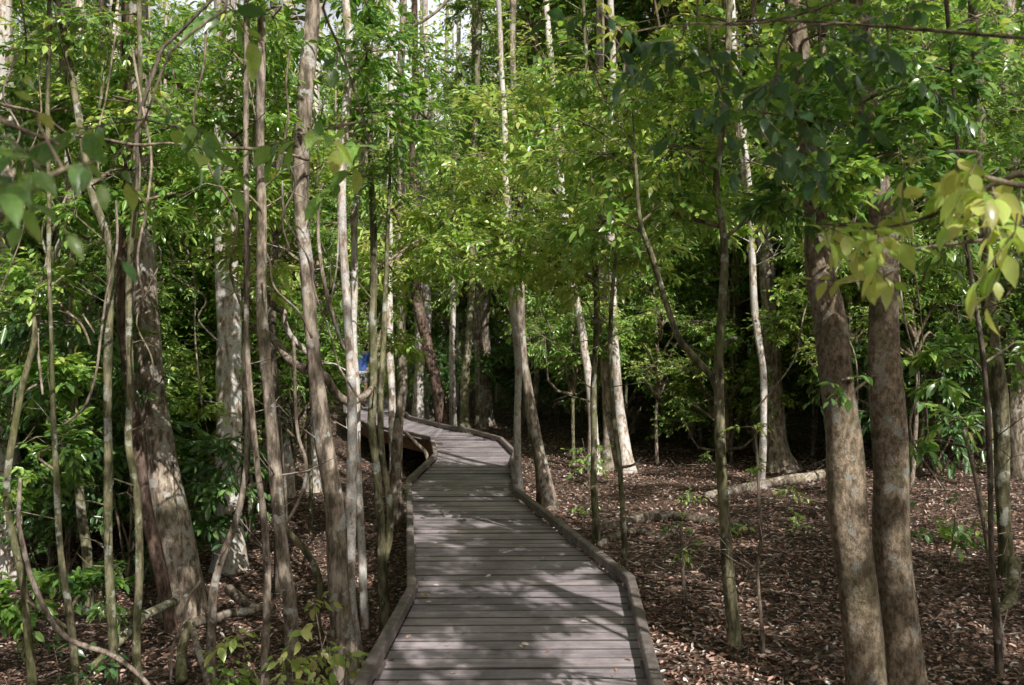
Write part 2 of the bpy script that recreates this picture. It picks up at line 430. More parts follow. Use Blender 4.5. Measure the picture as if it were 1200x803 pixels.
def prism(m, poly, z0, z1, tint=.5, mat=0):
    """Closed prism over a convex plan polygon (counter-clockwise)."""
    k = len(poly); p = np.array(poly, float)
    v = np.vstack([np.c_[p, np.full(k, z0)], np.c_[p, np.full(k, z1)]])
    side = np.array([[a, (a + 1) % k, (a + 1) % k + k, a + k] for a in range(k)])
    m.add(v, [side, np.arange(k, 2 * k)[None], np.arange(k - 1, -1, -1)[None]], mat, tint)
lx = lambda y: np.interp(y, [p[1] for p in LE], [p[0] for p in LE]) if y < 14.3 else -1.27
rx = lambda y: np.interp(y, [p[1] for p in RE], [p[0] for p in RE])
m = MB(); y = -5.5; pitch, gap = .135, .008
while y < 16.2:
    ya, yb = y, y + pitch - gap
    sl = .012 + rng.normal() * .0012                     # the boards run slightly askew
    xa, xb, xc, xd = lx(ya), rx(ya), rx(yb), lx(yb)
    if xb - xa > .06 and xc - xd > .02:
        dz = rng.normal() * .0022
        poly = [(xa, ya - sl * 1.0), (xb, ya + sl * 1.0), (xc, yb + sl * 1.0), (xd, yb - sl * 1.0)]
        tint = float(np.clip(rng.normal(.5, .27), 0, 1))
        # board with eased long edges
        z = dz; e = .006
        v = [(*poly[0], z - .035), (*poly[1], z - .035), (*poly[2], z - .035), (*poly[3], z - .035),
             (*poly[0], z - .005), (*poly[1], z - .005), (*poly[2], z - .005), (*poly[3], z - .005),
             (poly[0][0], poly[0][1] + e, z), (poly[1][0], poly[1][1] + e, z), (poly[2][0], poly[2][1] - e, z), (poly[3][0], poly[3][1] - e, z)]
        f = np.array([[0, 1, 5, 4], [4, 5, 9, 8], [8, 9, 10, 11], [11, 10, 6, 7], [7, 6, 2, 3], [3, 2, 1, 0]])
        m.add(v, [f[2:3]], 0, tint); m.add(v, [f[[0, 1, 3, 4, 5]]], 1, tint)
        mids = [(poly[0], poly[3])]
    y += pitch
NA = 74
fa_ = spline(np.c_[np.array(FR), np.zeros(4)], NA)[:, :2]; ba_ = spline(np.c_[np.array(BK), np.zeros(4)], NA)[:, :2]
for k in range(NA - 1):
    g_ = .09
    prism(m, [fa_[k + 1] * (1 - g_) + fa_[k] * g_, fa_[k], ba_[k], ba_[k + 1] * (1 - g_) + ba_[k] * g_], -.035, rng.normal() * .0015, float(np.clip(rng.normal(.5, .27), 0, 1)))
bobj('deck', m, [M['plank'], M['plank_edge']])

def offset_line(pts, off):
    p = np.array(pts, float); out = []
    for k in range(len(p)):
        d0 = norm(p[k] - p[k - 1]) if k else norm(p[1] - p[0])
        d1 = norm(p[k + 1] - p[k]) if k < len(p) - 1 else d0
        n0 = np.array([-d0[1], d0[0]]); n1 = np.array([-d1[1], d1[0]])
        b = norm(n0 + n1); out.append(p[k] + b * off / max(.35, np.dot(b, n0)))
    return np.array(out)
def beam_run(pts, inner, outer, z0, z1, name, mat, ease=.008):
    a = offset_line(pts, inner); b = offset_line(pts, outer)
    for k in range(len(pts) - 1):
        d = norm(a[k + 1] - a[k]) * .002
        P4 = [a[k] + d, a[k + 1] - d, b[k + 1] - d, b[k] + d]
        c = sum(P4) / 4
        w = norm(b[k] - a[k])
        P2 = [P4[0] + w * ease, P4[1] + w * ease, P4[2] - w * ease, P4[3] - w * ease]
        v = [(*q, z0) for q in P4] + [(*q, z1 - ease) for q in P4] + [(*q, z1) for q in P2]
        f = [[3, 2, 1, 0]] + [[i, (i + 1) % 4, (i + 1) % 4 + 4, i + 4] for i in range(4)] + [[i + 4, (i + 1) % 4 + 4, (i + 1) % 4 + 8, i + 8] for i in range(4)] + [[8, 9, 10, 11]]
        mm = MB(); mm.add(v, np.array(f), 0, float(np.clip(rng.normal(.5, .2), 0, 1)))
        me = mm.mesh(name, mat, (0, 0, bz), False)
        import bmesh
        bm = bmesh.new(); bm.from_mesh(me); bmesh.ops.recalc_face_normals(bm, faces=bm.faces); bm.to_mesh(me); bm.free()
        obj(name, me, bw)
left_run = LE + [tuple(q) for q in fa_[18::18]]
right_run = RE + [tuple(q) for q in ba_[18::18]]
beam_run(left_run, -.006, .052, .028, .090, 'kerb_beam', M['kerb'])
beam_run(right_run, .006, -.052, .028, .090, 'kerb_beam', M['kerb'])
def along(pts, step):
    p = np.array(pts, float)
    for k in range(len(p) - 1):
        L = np.linalg.norm(p[k + 1] - p[k]); d = (p[k + 1] - p[k]) / L
        for s in np.arange(.25, L - .12, step): yield p[k] + d * s, d
for run, sg in ((left_run, 1), (right_run, -1)):
    for q, d in along(run, 1.1):
        n_ = np.array([-d[1], d[0]]) * sg
        c = q + n_ * .016
        m = MB(); prism(m, [c - d * .09 - n_ * .035, c + d * .09 - n_ * .035, c + d * .09 + n_ * .035, c - d * .09 + n_ * .035], .003, .0275, .3)
        bobj('kerb_block', m, M['kerb'])
# rim joists under both edges, then posts down to the ground
beam_run(left_run, -.02, -.065, -.22, -.038, 'joist', M['joist'], .004)
beam_run(right_run, .02, .065, -.22, -.038, 'joist', M['joist'], .004)
for run, sg in ((left_run, -1), (right_run, 1)):
    for q, d in along(run, 2.2):
        n_ = np.array([-d[1], d[0]]) * sg
        c = q + n_ * .125
        z0 = gz(*c) - .1
        if z0 > -.3: continue
        m = MB(); prism(m, [c - d * .05 - n_ * .05, c + d * .05 - n_ * .05, c + d * .05 + n_ * .05, c - d * .05 + n_ * .05], z0, -.04)
        bobj('post', m, M['joist'])

n = 130
dy = rng.uniform(3.6, 13, n); tt = np.where(rng.uniform(size=n) < .6, rng.beta(.35, .35, n), rng.uniform(size=n))
dx = np.array([lx(q) + .05 + (rx(q) - lx(q) - .1) * t_ for q, t_ in zip(dy, tt)])
ax = rand_dir(n); ax[:, 2] *= .15; ln = rng.uniform(.012, .05, n)
m = MB(); add_leaves(m, np.stack([dx, dy, rng.uniform(.005, .012, n)], 1), ax, norm(np.array([[0, 0, 1.0]]) + rng.normal(size=(n, 3)) * .25), ln, ln * rng.uniform(.35, .55, n), np.clip(rng.normal(.6, .3, n), 0, 1), 1)
tag(obj('fallen_leaves', m.mesh('fallen_leaves', M['litter'])), 'small dry leaves scattered on the boardwalk planks', 'leaf litter', kind='stuff')
yl = P(493, 700, 5.55); yl[2] = .008
m = MB(); add_leaves(m, np.zeros((1, 3)), np.array([[.9, .2, .02]]), np.array([[0, .1, 1.0]]), np.array([.055]), np.array([.03]), np.array([1.0]), 2)
tag(obj('fallen_leaf', m.mesh('fallen_leaf', leaf_material('yellow_leaf', [(0, (.3, .17, .03)), (1, (.36, .22, .05))], [(0, (.3, .2, .03)), (1, (.3, .2, .03))])), None, yl), 'single yellow leaf lying on the planks at the left kerb bend', 'leaf')

# ------------------------------------------------------------------ shared crowns
def crown_mesh(name, R3, nb, leaf, detail, mats, base=(0, 0, 0), nsub=10, nspray=6, nl=9, br=(.5, .9), tint=.5):
    mm = MB()
    c0 = np.array([0, 0, 0.0])
    dirs = rand_dir(nb); rad = rng.uniform(.25, 1, (nb, 1)) ** .5
    cs = c0 + dirs * rad * np.array(R3)
    root = np.array([0, 0, -R3[2] * .9])
    for c in cs:
        r = rng.uniform(*br)
        st = np.array([0, 0, np.clip(c[2] - abs(rng.normal()) * .8 - .4, -R3[2], R3[2])])
        pts = spline([st, (st + c) / 2 + np.array([0, 0, .15 * rng.normal()]) + rng.normal(size=3) * .1, c], 5)
        tube(mm, pts, np.linspace(.035, .012, 5), 5, 1, rough=0, cap=False)
        blob(mm, c, r, c, leaf, detail, nsub, nspray, nl, float(np.clip(tint + rng.normal() * .08, 0, 1)))
    return mm.mesh(name, mats)

HIGH = [crown_mesh('crown', (2.4, 2.4, 1.4), 15, .15, 0, [M['leaf'], M['twig']], nsub=8, nspray=6, nl=9, br=(.3, .62)) for _ in range(3)]
MIDC = [crown_mesh('crown', (1.7, 1.7, 3.2), 26, .085, 1, [M['leaf'], M['twig']], nsub=9, nspray=7, nl=9, br=(.4, .8), tint=.55) for _ in range(4)]
LOWC = [crown_mesh('crown', (1.2, 1.2, 1.7), 16, .08, 1, [M['leaf'], M['twig']], nsub=8, nspray=7, nl=9, br=(.35, .6)) for _ in range(3)]

# ------------------------------------------------------------------ trees
def solve_d(px, py):
    d = 6.0
    for _ in range(40):
        d = .5 * d + .5 * (EYE - gz((px - CX) * d / F, d)) * F / (py - CY)
    return d

def stem_points(pts, d, drift=0., top=None, wig=.0):
    """Pixel polyline (px, py, width px) at distance d into world points and radii, extended to the ground."""
    n = len(pts)
    w = [np.append(P(p[0], p[1], d + drift * k / max(1, n - 1)), p[2] * .5 * d / F) for k, p in enumerate(pts)]
    b = w[0]; g0 = gz(b[0], b[1])
    if b[2] > g0 + .05:
        s = (b - w[1]); s = s / max(abs(s[2]), 1e-3)
        h = b[2] - g0
        b2 = b + np.array([np.clip(s[0], -.12, .12) * h, 0, -h, 0]); b2[3] = b[3] * 1.12
        w = [b2] + w
    w[0] = w[0].copy(); w[0][2] = gz(w[0][0], w[0][1]) - .06
    if top:
        a, c = w[-1], w[-2]
        s = (a - c)[:3] / max((a - c)[2], .05)
        s = np.clip(s, -.25, .25)
        z = a[2]; k = 0
        while z < top:
            dz = min(1.4, top - z + .01); z += dz; k += 1
            q = w[-1].copy(); q[:2] += s[:2] * dz * .75 ** k + rng.normal(size=2) * .03; q[2] += dz
            q[3] = max(.014, q[3] * (1 - .10 * dz / 1.4)); w.append(q)
    return np.array(w)

ALL_STEMS = []
def tree(name, label, cat, pts, mat='grey', d=None, top=9., drift=0., flare=.5, flare_h=.3, lobes=5, sides=12, rough=.06,
         limbs=(), blobs=(), leaf=.09, detail=1, leafmat='leaf', highcrown=True, tint=.5, group=None, vines=(), nsub=9, nspray=6, nl=9):
    if d is None: d = solve_d(pts[0][0], pts[0][1])
    w = stem_points(pts, d, drift, top)
    base = w[0].copy(); base[2] = gz(base[0], base[1])
    o = empty(name, base[:3], label, cat, group)
    n = max(24, int(len(w) * 6))
    s = spline(w, n)
    hh = s[:, 2] - s[0, 2]; q = rng.uniform(0, 6.28, 6)
    wob = np.minimum(1, hh / .5) * np.minimum(s[:, 3] * .8, .022)
    s[:, 0] += wob * (.45 * np.sin(hh * 2.3 + q[0]) + .25 * np.sin(hh * 5.1 + q[1])); s[:, 1] += wob * (.45 * np.sin(hh * 2.0 + q[2]) + .25 * np.sin(hh * 4.7 + q[3]))
    mm = MB(); tube(mm, s[:, :3], s[:, 3], sides, 0, .5, flare, lobes, flare_h, rough)
    nt_ = int(rng.integers(9, 22)); i_ = rng.integers(len(s) // 8, len(s) - 1, nt_)
    a_ = s[i_, :3]; dr = rng.normal(size=(nt_, 3)); dr[:, 2] = np.abs(dr[:, 2]) * .5 + .15; dr = norm(dr)
    L_ = rng.uniform(.12, .55, (nt_, 1)); m_ = a_ + dr * L_ * .6; e_ = m_ + norm(dr + rng.normal(size=(nt_, 3)) * .5) * L_ * .6
    r_ = np.minimum(.008, s[i_, 3] * .3)
    add_twigs(mm, a_, m_, r_, r_ * .7, 0); add_twigs(mm, m_, e_, r_ * .7, r_ * .3, 0)
    f_ = m_ + norm(dr + rng.normal(size=(nt_, 3)) * .7) * L_ * .4; add_twigs(mm, m_, f_, r_ * .5, r_ * .25, 0)
    obj('trunk', mm.mesh('trunk', M[mat], base[:3]), o)
    axes = [s]
    for lb in limbs:
        lm = lb.get('mat', mat)
        lw = np.array([np.append(P(q[0], q[1], d + lb.get('dd', 0) * k / max(1, len(lb['pts']) - 1)), q[2] * .5 * d / F) for k, q in enumerate(lb['pts'])])
        if lb.get('up'):
            a, c = lw[-1], lw[-2]; sl = (a - c) / max(a[2] - c[2], .05); q = a + np.clip(sl, -.5, .5) * lb['up']; q[2] = a[2] + lb['up']; q[3] = a[3] * .55
            lw = np.vstack([lw, q])
        ls = spline(lw, max(6, len(lw) * 4))
        mm = MB(); tube(mm, ls[:, :3], np.maximum(ls[:, 3], .003), 8, rough=.05)
        lo = obj('limb', mm.mesh('limb', M[lm], base[:3]), o)
        if lb.get('label'): lo['label'] = lb['label']
        axes.append(ls)
    if blobs:
        A = np.vstack(axes)
        mm = MB()
        for bl in blobs:
            px, py, dd, rp = bl[:4]; k = bl[4] if len(bl) > 4 else 1.0
            c = P(px, py, d + dd); r = rp * (d + dd) / F
            D = np.linalg.norm(A[:, :3] - c + np.array([0, 0, .45 * r]), axis=1) + np.maximum(0, A[:, 2] - c[2]) * 1.5
            st = A[int(np.argmin(D))]
            midp = (st[:3] + c) / 2 + np.array([rng.normal() * .08, rng.normal() * .08, .10 * np.linalg.norm(c - st[:3])])
            bp = spline([st[:3], midp, c], 7)
            r0 = min(st[3] * .6, .012 + .010 * np.linalg.norm(c - st[:3]))
            tube(mm, bp, np.linspace(r0, .005, 7), 6, 1, rough=.05, cap=False)
            blob(mm, c, np.array([r, r, r * .8]), c, leaf, detail, max(3, int(nsub * k)), nspray, nl, float(np.clip(tint + rng.normal() * .07, 0, 1)), br=max(.003, .006 * min(1, r / .5)))
        obj('crown', mm.mesh('crown', [M[leafmat], M['twig']], base[:3]), o)
    if highcrown and top and rng.uniform() < .12:
        t = s[-1]
        k = obj('crown' if not blobs else 'upper_crown', HIGH[rng.integers(3)], o, (t[0] - base[0], t[1] - base[1], t[2] - base[2] + .3))
        sca = rng.uniform(.75, 1.05); k.scale = (sca, sca, sca * .9); k.rotation_euler = (0, 0, rng.uniform(0, 6.28))
    ALL_STEMS.append((base[0], base[1]))
    return o

# ---- left side
tree('forest_tree', 'thick pale mottled trunk cut by the far left edge of the photo', 'tree',
     [(10, 640, 30), (8, 500, 27), (6, 310, 25), (6, 150, 22), (4, 0, 20)], 'pale', d=9.5, top=11)
tree('sapling', 'thin curving sapling beside the left edge, swaying out then back', 'sapling',
     [(30, 720, 9), (26, 681, 9), (13, 613, 8), (10, 560, 8), (25, 460, 7), (40, 400, 7), (37, 360, 7), (50, 325, 6), (75, 270, 6), (100, 205, 5), (118, 120, 4)],
     'moss', d=6.3, top=5.5, blobs=[(60, 445, .4, 40), (40, 560, .3, 38), (110, 150, .5, 60), (70, 60, 1, 70)], leaf=.085, leafmat='leaf')
tree('sapling', 'thin leaning sapling with small leaf tufts, second from the left edge', 'sapling',
     [(89, 792, 8), (81, 726, 8), (70, 650, 7), (68, 556, 7), (62, 470, 6), (60, 380, 5), (56, 250, 5)], 'moss', d=6.0, top=6,
     blobs=[(70, 520, .2, 42), (58, 330, .5, 46), (30, 700, .5, 40), (110, 690, .4, 34)], leaf=.085)
tree('sapling', 'dim olive sapling bending left in the shade between two thin stems', 'sapling',
     [(104, 692, 11), (102, 651, 11), (94, 602, 10), (89, 530, 10), (87, 440, 8), (84, 330, 8)], 'moss', d=8.3, top=8, blobs=[(80, 420, .5, 45), (100, 330, .5, 45)])
tree('forest_tree', 'short mossy pale trunk lit behind the thin stems at left', 'tree',
     [(85, 560, 15), (84, 410, 13), (84, 320, 12), (86, 200, 11)], 'pale', d=14, top=10)
tree('forest_tree', 'dark crooked trunk in shadow behind the mossy sapling', 'tree',
     [(104, 590, 14), (103, 424, 13), (98, 380, 13), (110, 300, 12), (118, 180, 11)], 'dark', d=12.5, top=10)
tree('sapling', 'straight mossy sapling with a white lichen spot, left of the big buttressed trunk', 'sapling',
     [(134, 803, 11), (130, 711, 11), (128, 613, 10), (126, 511, 9), (126, 424, 9), (129, 312, 8), (125, 275, 8), (112, 235, 10), (100, 180, 9)], 'moss', d=6.1, top=7,
     blobs=[(160, 200, .6, 60), (110, 120, .7, 66), (60, 60, .4, 62), (30, 140, .5, 56), (90, 230, .3, 44)], leaf=.07)
tree('sapling', 'slender yellow-green sapling standing directly in front of the big buttressed trunk', 'sapling',
     [(165, 808, 11), (160, 745, 10), (161, 650, 9), (160, 575, 9), (151, 519, 8), (153, 460, 8), (152, 350, 7), (153, 293, 7), (160, 219, 7), (164, 110, 6)], 'moss', d=5.9, top=7.5,
     blobs=[(150, 120, .5, 60), (190, 60, .6, 60), (215, 150, .3, 52), (180, 240, .3, 42), (120, 20, .3, 60), (240, 230, .5, 44)], leaf=.07)
tree('buttressed_tree', 'big grey buttressed trunk with dappled sun, widening to a sloping base at left', 'tree',
     [(216, 716, 54), (214, 689, 47), (200, 613, 40), (186, 538, 36), (176, 424, 31), (168, 293, 28), (165, 160, 26), (163, 20, 24)], 'mottle', d=8.2, top=11, flare=.3, lobes=4, sides=16, rough=.05)
o = tree('strangler_vine', 'dark reddish vine stem pressed down the front of the big buttressed trunk', 'vine',
     [(199, 722, 15), (193, 690, 15), (184, 651, 15), (171, 594, 14), (158, 511, 13), (149, 424, 12), (142, 350, 12), (146, 260, 10), (150, 150, 9)], 'red', d=7.7, top=7, highcrown=False, flare=.1)
tree('forest_tree', 'white lichen-covered trunk with its lower half in bright sun, left of the boardwalk', 'tree',
     [(270, 652, 38), (269, 610, 32), (268, 538, 29), (268, 424, 28), (267, 350, 28), (265, 275, 28), (264, 170, 25), (262, 60, 23)], 'pale', d=9.7, top=12, flare=.45, lobes=5, flare_h=.25, sides=16,
     blobs=[(240, 470, -.3, 34, .6), (310, 330, .3, 46)], leaf=.085, leafmat='leaf_light')
tree('forest_tree', 'pale column trunk seen at the top edge above the leaning bough', 'tree',
     [(142, 560, 13), (138, 300, 12), (136, 80, 11), (135, 10, 10)], 'pale', d=15, top=12)
tree('sapling', 'crooked leaning stem rising from the knotted roots towards the white trunk', 'sapling',
     [(247, 740, 11), (247, 700, 10), (254, 665, 9), (277, 607, 8), (289, 547, 7), (290, 480, 6), (288, 400, 5), (292, 250, 5)], 'grey', d=6.6, top=6,
     blobs=[(300, 300, .5, 50)], leaf=.09, leafmat='leaf_light')
tree('sapling', 'thin pale double-kinked sapling in sun, left of the leaning brown trunk', 'sapling',
     [(312, 803, 9), (312, 730, 9), (311, 650, 8), (307, 594, 8), (300, 538, 7), (292, 450, 7), (290, 360, 6), (288, 200, 6)], 'vine', d=5.9, top=6.5, blobs=[(300, 130, .5, 60), (270, 60, .3, 60), (260, 210, .5, 46), (310, 230, .4, 40), (320, 20, .3, 60)], leaf=.07)
tree('forest_tree', 'brown trunk leaning left, rising from lower right near the bright seedling', 'tree',
     [(346, 806, 18), (341, 711, 17), (333, 668, 16), (324, 575, 15), (316, 500, 14), (311, 430, 13), (308, 340, 12), (306, 200, 11)], 'grey', d=6.0, top=8, blobs=[(330, 100, .8, 66), (280, 40, .8, 66), (335, 180, .9, 42)], leaf=.07)
tree('forest_tree', 'second grey stem behind the leaning brown trunk, upright', 'tree',
     [(330, 690, 14), (329, 580, 13), (322, 490, 12), (320, 400, 11), (322, 280, 10)], 'dark', d=8.7, top=8)
tree('forest_tree', 'tall smooth grey trunk left of the boardwalk, sun on its right edge', 'tree',
     [(405, 797, 32), (401, 745, 26), (394, 670, 23), (391, 594, 22), (382, 519, 22), (372, 444, 19), (365, 388, 17), (360, 313, 17), (352, 257, 17), (350, 194, 18), (359, 105, 18), (366, 30, 17), (367, 0, 16)],
     'grey', d=6.3, top=11, flare=.25, sides=16, blobs=[(330, 40, .9, 60), (420, -20, .8, 60)])
tree('forest_tree', 'narrow pale trunk immediately right of the tall smooth grey trunk', 'tree',
     [(417, 770, 14), (416, 741, 13), (411, 689, 12), (412, 613, 12), (411, 519, 12), (408, 369, 11), (403, 295, 10), (402, 239, 10), (402, 209, 10), (404, 134, 10), (407, 90, 10), (408, 39, 9), (405, 0, 9)], 'pale', d=6.7, top=10, blobs=[(430, 60, -.4, 56), (450, 130, .2, 50), (445, 210, .5, 40), (480, 60, .4, 56), (500, 140, .6, 52)], leaf=.07)
tree('forest_tree', 'bright cream stem leaning right at the top, crossing beside the narrow pale trunk', 'tree',
     [(428, 730, 9), (424, 640, 9), (419, 511, 9), (414, 407, 8), (415, 340, 8), (416, 257, 8), (425, 209, 8), (429, 143, 8), (436, 80, 7)], 'pale', d=7.6, top=9,
     limbs=[dict(pts=[(429, 150, 5), (412, 155, 4), (395, 158, 4)], label='bare bright side branch')])
tree('forked_tree', 'slim forked trunk beside the left kerb, its fork low to the ground', 'tree',
     [(453, 735, 14), (450, 700, 13), (446, 651, 11), (444, 594, 11), (441, 538, 10), (436, 500, 10), (438, 444, 9), (438, 350, 9), (437, 306, 8), (436, 276, 8), (434, 180, 7)], 'moss', d=7.4, top=9,
     limbs=[dict(pts=[(447, 668, 10), (456, 632, 9), (456, 585, 9), (448, 536, 8), (446, 480, 7), (450, 380, 6)], up=1.5)],
     blobs=[(470, 330, 2.2, 46), (500, 300, 2.0, 50), (470, 270, 2.0, 50), (510, 250, 1.6, 50), (455, 400, 2, 34)], leaf=.09, leafmat='leaf_light', tint=.6)
tree('forest_tree', 'straight trunk behind the left kerb where the boardwalk turns away', 'tree',
     [(464, 585, 14), (467, 500, 12), (471, 444, 11), (470, 369, 11), (469, 250, 10), (470, 120, 9)], 'grey', d=12.2, top=10)
tree('forest_tree', 'thin pale trunk left of the kerb turn, next to the straight one', 'tree',
     [(461, 540, 9), (459, 496, 9), (457, 391, 8), (456, 250, 7)], 'pale', d=13.6, top=9)
tree('forest_tree', 'whitish trunk behind the gnarled liana, half hidden by leaves', 'tree',
     [(336, 600, 17), (333, 313, 16), (334, 239, 15), (334, 100, 14)], 'pale', d=14, top=12)
tree('forest_tree', 'broad pale trunk showing behind the tall smooth grey trunk', 'tree',
     [(368, 590, 15), (366, 350, 13), (365, 250, 12), (372, 60, 11)], 'pale', d=14.5, top=12)

# ---- middle
tree('forest_tree', 'left of two close pale trunks behind the far bend of the boardwalk', 'tree',
     [(490, 492, 18), (491, 470, 14), (492, 413, 12), (490, 300, 11)], 'pale', d=20.2, top=13, flare=.3)
tree('forest_tree', 'right of two close pale trunks, sunlit foot behind the far bend', 'tree',
     [(506, 492, 16), (503, 450, 12), (501, 400, 10), (500, 300, 10)], 'pale', d=21, top=13, flare=.3)
tree('forest_tree', 'reddish trunk curving up to the left behind the far bend', 'tree',
     [(519, 497, 17), (516, 475, 15), (511, 446, 14), (501, 408, 13), (493, 370, 12), (489, 342, 11), (487, 280, 10)], 'red', d=18.2, top=11)
tree('forest_tree', 'very slim pale trunk right of the reddish curved one', 'tree',
     [(531, 500, 8), (530, 397, 7), (530, 358, 7), (531, 260, 6)], 'pale', d=19, top=11)
tree('forest_tree', 'mossy brown trunk bending right behind the boardwalk edge', 'tree',
     [(544, 500, 12), (545, 440, 10), (549, 400, 9), (552, 370, 9), (553, 300, 8)], 'moss', d=17.2, top=11)
tree('forest_tree', 'stout speckled trunk behind the bend, widest of those beyond the deck', 'tree',
     [(568, 497, 22), (566, 440, 20), (565, 400, 19), (565, 340, 17), (564, 250, 16)], 'grey', d=20, top=13)
tree('forest_tree', 'mottled stem standing against the inside corner of the right kerb', 'tree',
     [(609, 574, 11), (607, 540, 9), (607, 470, 9), (606, 429, 9), (603, 390, 9), (601, 365, 9), (599, 326, 8), (596, 250, 8), (590, 150, 7)], 'pale', d=9.55, top=8, flare=.15,
     blobs=[(580, 230, -.3, 50), (540, 260, -.2, 50), (560, 180, 0, 55)], leaf=.095, leafmat='leaf_light')
tree('forest_tree', 'brown leaning trunk just outside the right kerb, mossy foot', 'tree',
     [(641, 585, 20), (634, 545, 16), (622, 488, 14), (616, 440, 12), (614, 423, 11), (611, 365, 10), (609, 316, 10), (607, 220, 9), (602, 100, 8)], 'grey', d=10.7, top=9.5,
     blobs=[(620, 200, -.8, 60), (640, 130, -.6, 60), (600, 110, -.4, 60)], leaf=.10)
tree('sapling', 'straight dark sapling outside the right kerb, left of its thinner neighbour', 'sapling',
     [(699, 640, 9), (697, 540, 8), (695, 470, 8), (698, 400, 7), (698, 332, 7), (697, 250, 6), (690, 160, 5)], 'moss', d=8.9, top=6, highcrown=False,
     blobs=[(640, 260, -.5, 55), (680, 270, -.8, 60), (720, 250, -.5, 55), (660, 190, -.5, 60), (700, 180, -.8, 60), (610, 290, -.4, 45), (560, 300, -.4, 45), (520, 290, -.2, 40), (735, 300, -.3, 36), (690, 330, -.5, 40), (650, 310, -.4, 40), (590, 310, -.2, 40)], leaf=.085, detail=2, tint=.55, leafmat='leaf_light')
tree('sapling', 'thinnest leaning sapling outside the right kerb bend', 'sapling',
     [(732, 668, 7), (729, 589, 6), (726, 540, 6), (720, 494, 5), (717, 440, 5), (716, 360, 5), (722, 280, 4)], 'moss', d=7.9, top=4.2, highcrown=False,
     limbs=[dict(pts=[(727, 548, 4), (742, 545, 3), (752, 536, 3)], mat='vine')],
     blobs=[(720, 210, -.2, 60), (690, 120, 0, 60), (740, 130, 0, 60), (640, 70, .2, 60), (770, 210, 0, 50), (580, 130, .4, 55), (770, 300, .2, 42)], leaf=.085, detail=2, tint=.5, leafmat='leaf_light')
tree('forest_tree', 'mottled trunk leaning left out of the buttressed clump', 'tree',
     [(696, 552, 14), (694, 494, 11), (690, 439, 10), (686, 413, 10), (680, 374, 10), (671, 332, 9), (664, 280, 9)], 'pale', d=13.2, top=10)
tree('buttressed_tree', 'wide-footed pale trunk, thickest of the clump right of the boardwalk', 'tree',
     [(722, 560, 38), (719, 530, 27), (716, 490, 19), (711, 446, 15), (708, 381, 14), (706, 332, 13), (704, 200, 12)], 'grey', d=13.7, top=12, flare=.3, lobes=3, sides=16)
tree('forest_tree', 'pale trunk on the right of the buttressed clump, nearly touching it', 'tree',
     [(736, 560, 18), (729, 510, 13), (724, 462, 11), (720, 397, 11), (717, 332, 10), (715, 220, 9)], 'pale', d=13.4, top=11, flare=.5)
tree('seedling', 'short pale bare seedling stem on the leaf litter beside the boardwalk', 'seedling',
     [(804, 706, 5), (800, 660, 4), (799, 632, 4), (797, 612, 3)], 'vine', top=None, highcrown=False, blobs=[(806, 640, 0, 14, .5), (800, 612, 0, 12, .4)], leaf=.06)

# ---- right side
tree('forked_tree', 'slim mossy tree forking into two limbs, right of the boardwalk', 'tree',
     [(862, 768, 20), (860, 745, 16), (854, 681, 14), (848, 622, 13), (843, 556, 12), (844, 461, 12), (844, 412, 11), (847, 356, 10), (850, 300, 10), (848, 262, 9), (840, 215, 8), (848, 120, 7)], 'moss', d=5.75, top=5.2, highcrown=False, flare=.2,
     limbs=[dict(pts=[(843, 470, 9), (836, 445, 8), (814, 419, 8), (796, 397, 8), (781, 356, 7), (764, 300, 7), (750, 258, 6), (744, 180, 4)], label='crooked limb bending left from the fork'),
            dict(pts=[(847, 405, 6), (858, 398, 6), (864, 397, 5)], label='broken branch stub'),
            dict(pts=[(848, 280, 5), (880, 255, 5), (905, 240, 4)])],
     blobs=[(760, 230, .3, 70), (790, 170, .2, 75), (720, 180, .4, 75), (850, 120, .2, 80), (810, 90, .4, 80), (880, 190, .3, 65), (740, 100, .6, 80), (680, 200, .8, 66), (690, 70, .8, 70), (920, 220, .5, 56),
            (800, 250, .4, 60), (700, 270, .8, 50), (640, 150, 1.3, 66), (880, 40, .3, 80), (780, 20, .6, 80), (850, 240, .5, 50)], leaf=.085, detail=2, tint=.62, nsub=7)
tree('forest_tree', 'narrow blue-grey trunk standing beside the rough barked tree', 'tree',
     [(890, 592, 10), (894, 524, 9), (894, 449, 8), (888, 390, 8), (884, 340, 8), (879, 250, 7), (870, 150, 7)], 'pale', d=12.0, top=10)
tree('buttressed_tree', 'rough grey-barked trunk with root flare beside the fallen log', 'tree',
     [(916, 560, 36), (912, 535, 27), (908, 487, 23), (905, 420, 20), (902, 350, 18), (898, 300, 17), (889, 262, 16), (877, 225, 15), (868, 150, 14)], 'grey', d=13.2, top=12, flare=.55, lobes=5, sides=16)
tree('forest_tree', 'left trunk of the big close pair, brown with a white lichen patch', 'tree',
     [(1020, 850, 47), (1014, 795, 43), (1003, 670, 42), (994, 600, 42), (990, 521, 40), (982, 447, 38), (974, 372, 38), (960, 316, 34), (953, 240, 27), (948, 175, 24), (943, 110, 23), (936, 50, 22), (930, 0, 21)], 'brown', d=4.75, top=9, flare=.2, sides=18, rough=.045,
     limbs=[dict(pts=[(990, 470, 4), (1005, 455, 4), (1025, 440, 3)], mat='moss')],
     blobs=[(985, 445, -.3, 15, .4), (945, 130, -.5, 62), (1010, 90, -.7, 60), (925, 225, -.4, 44), (1055, 180, -.5, 56), (985, 200, -.6, 44), (960, 40, -.5, 62), (1090, 90, -.4, 60)], leaf=.075, detail=2, tint=.42)
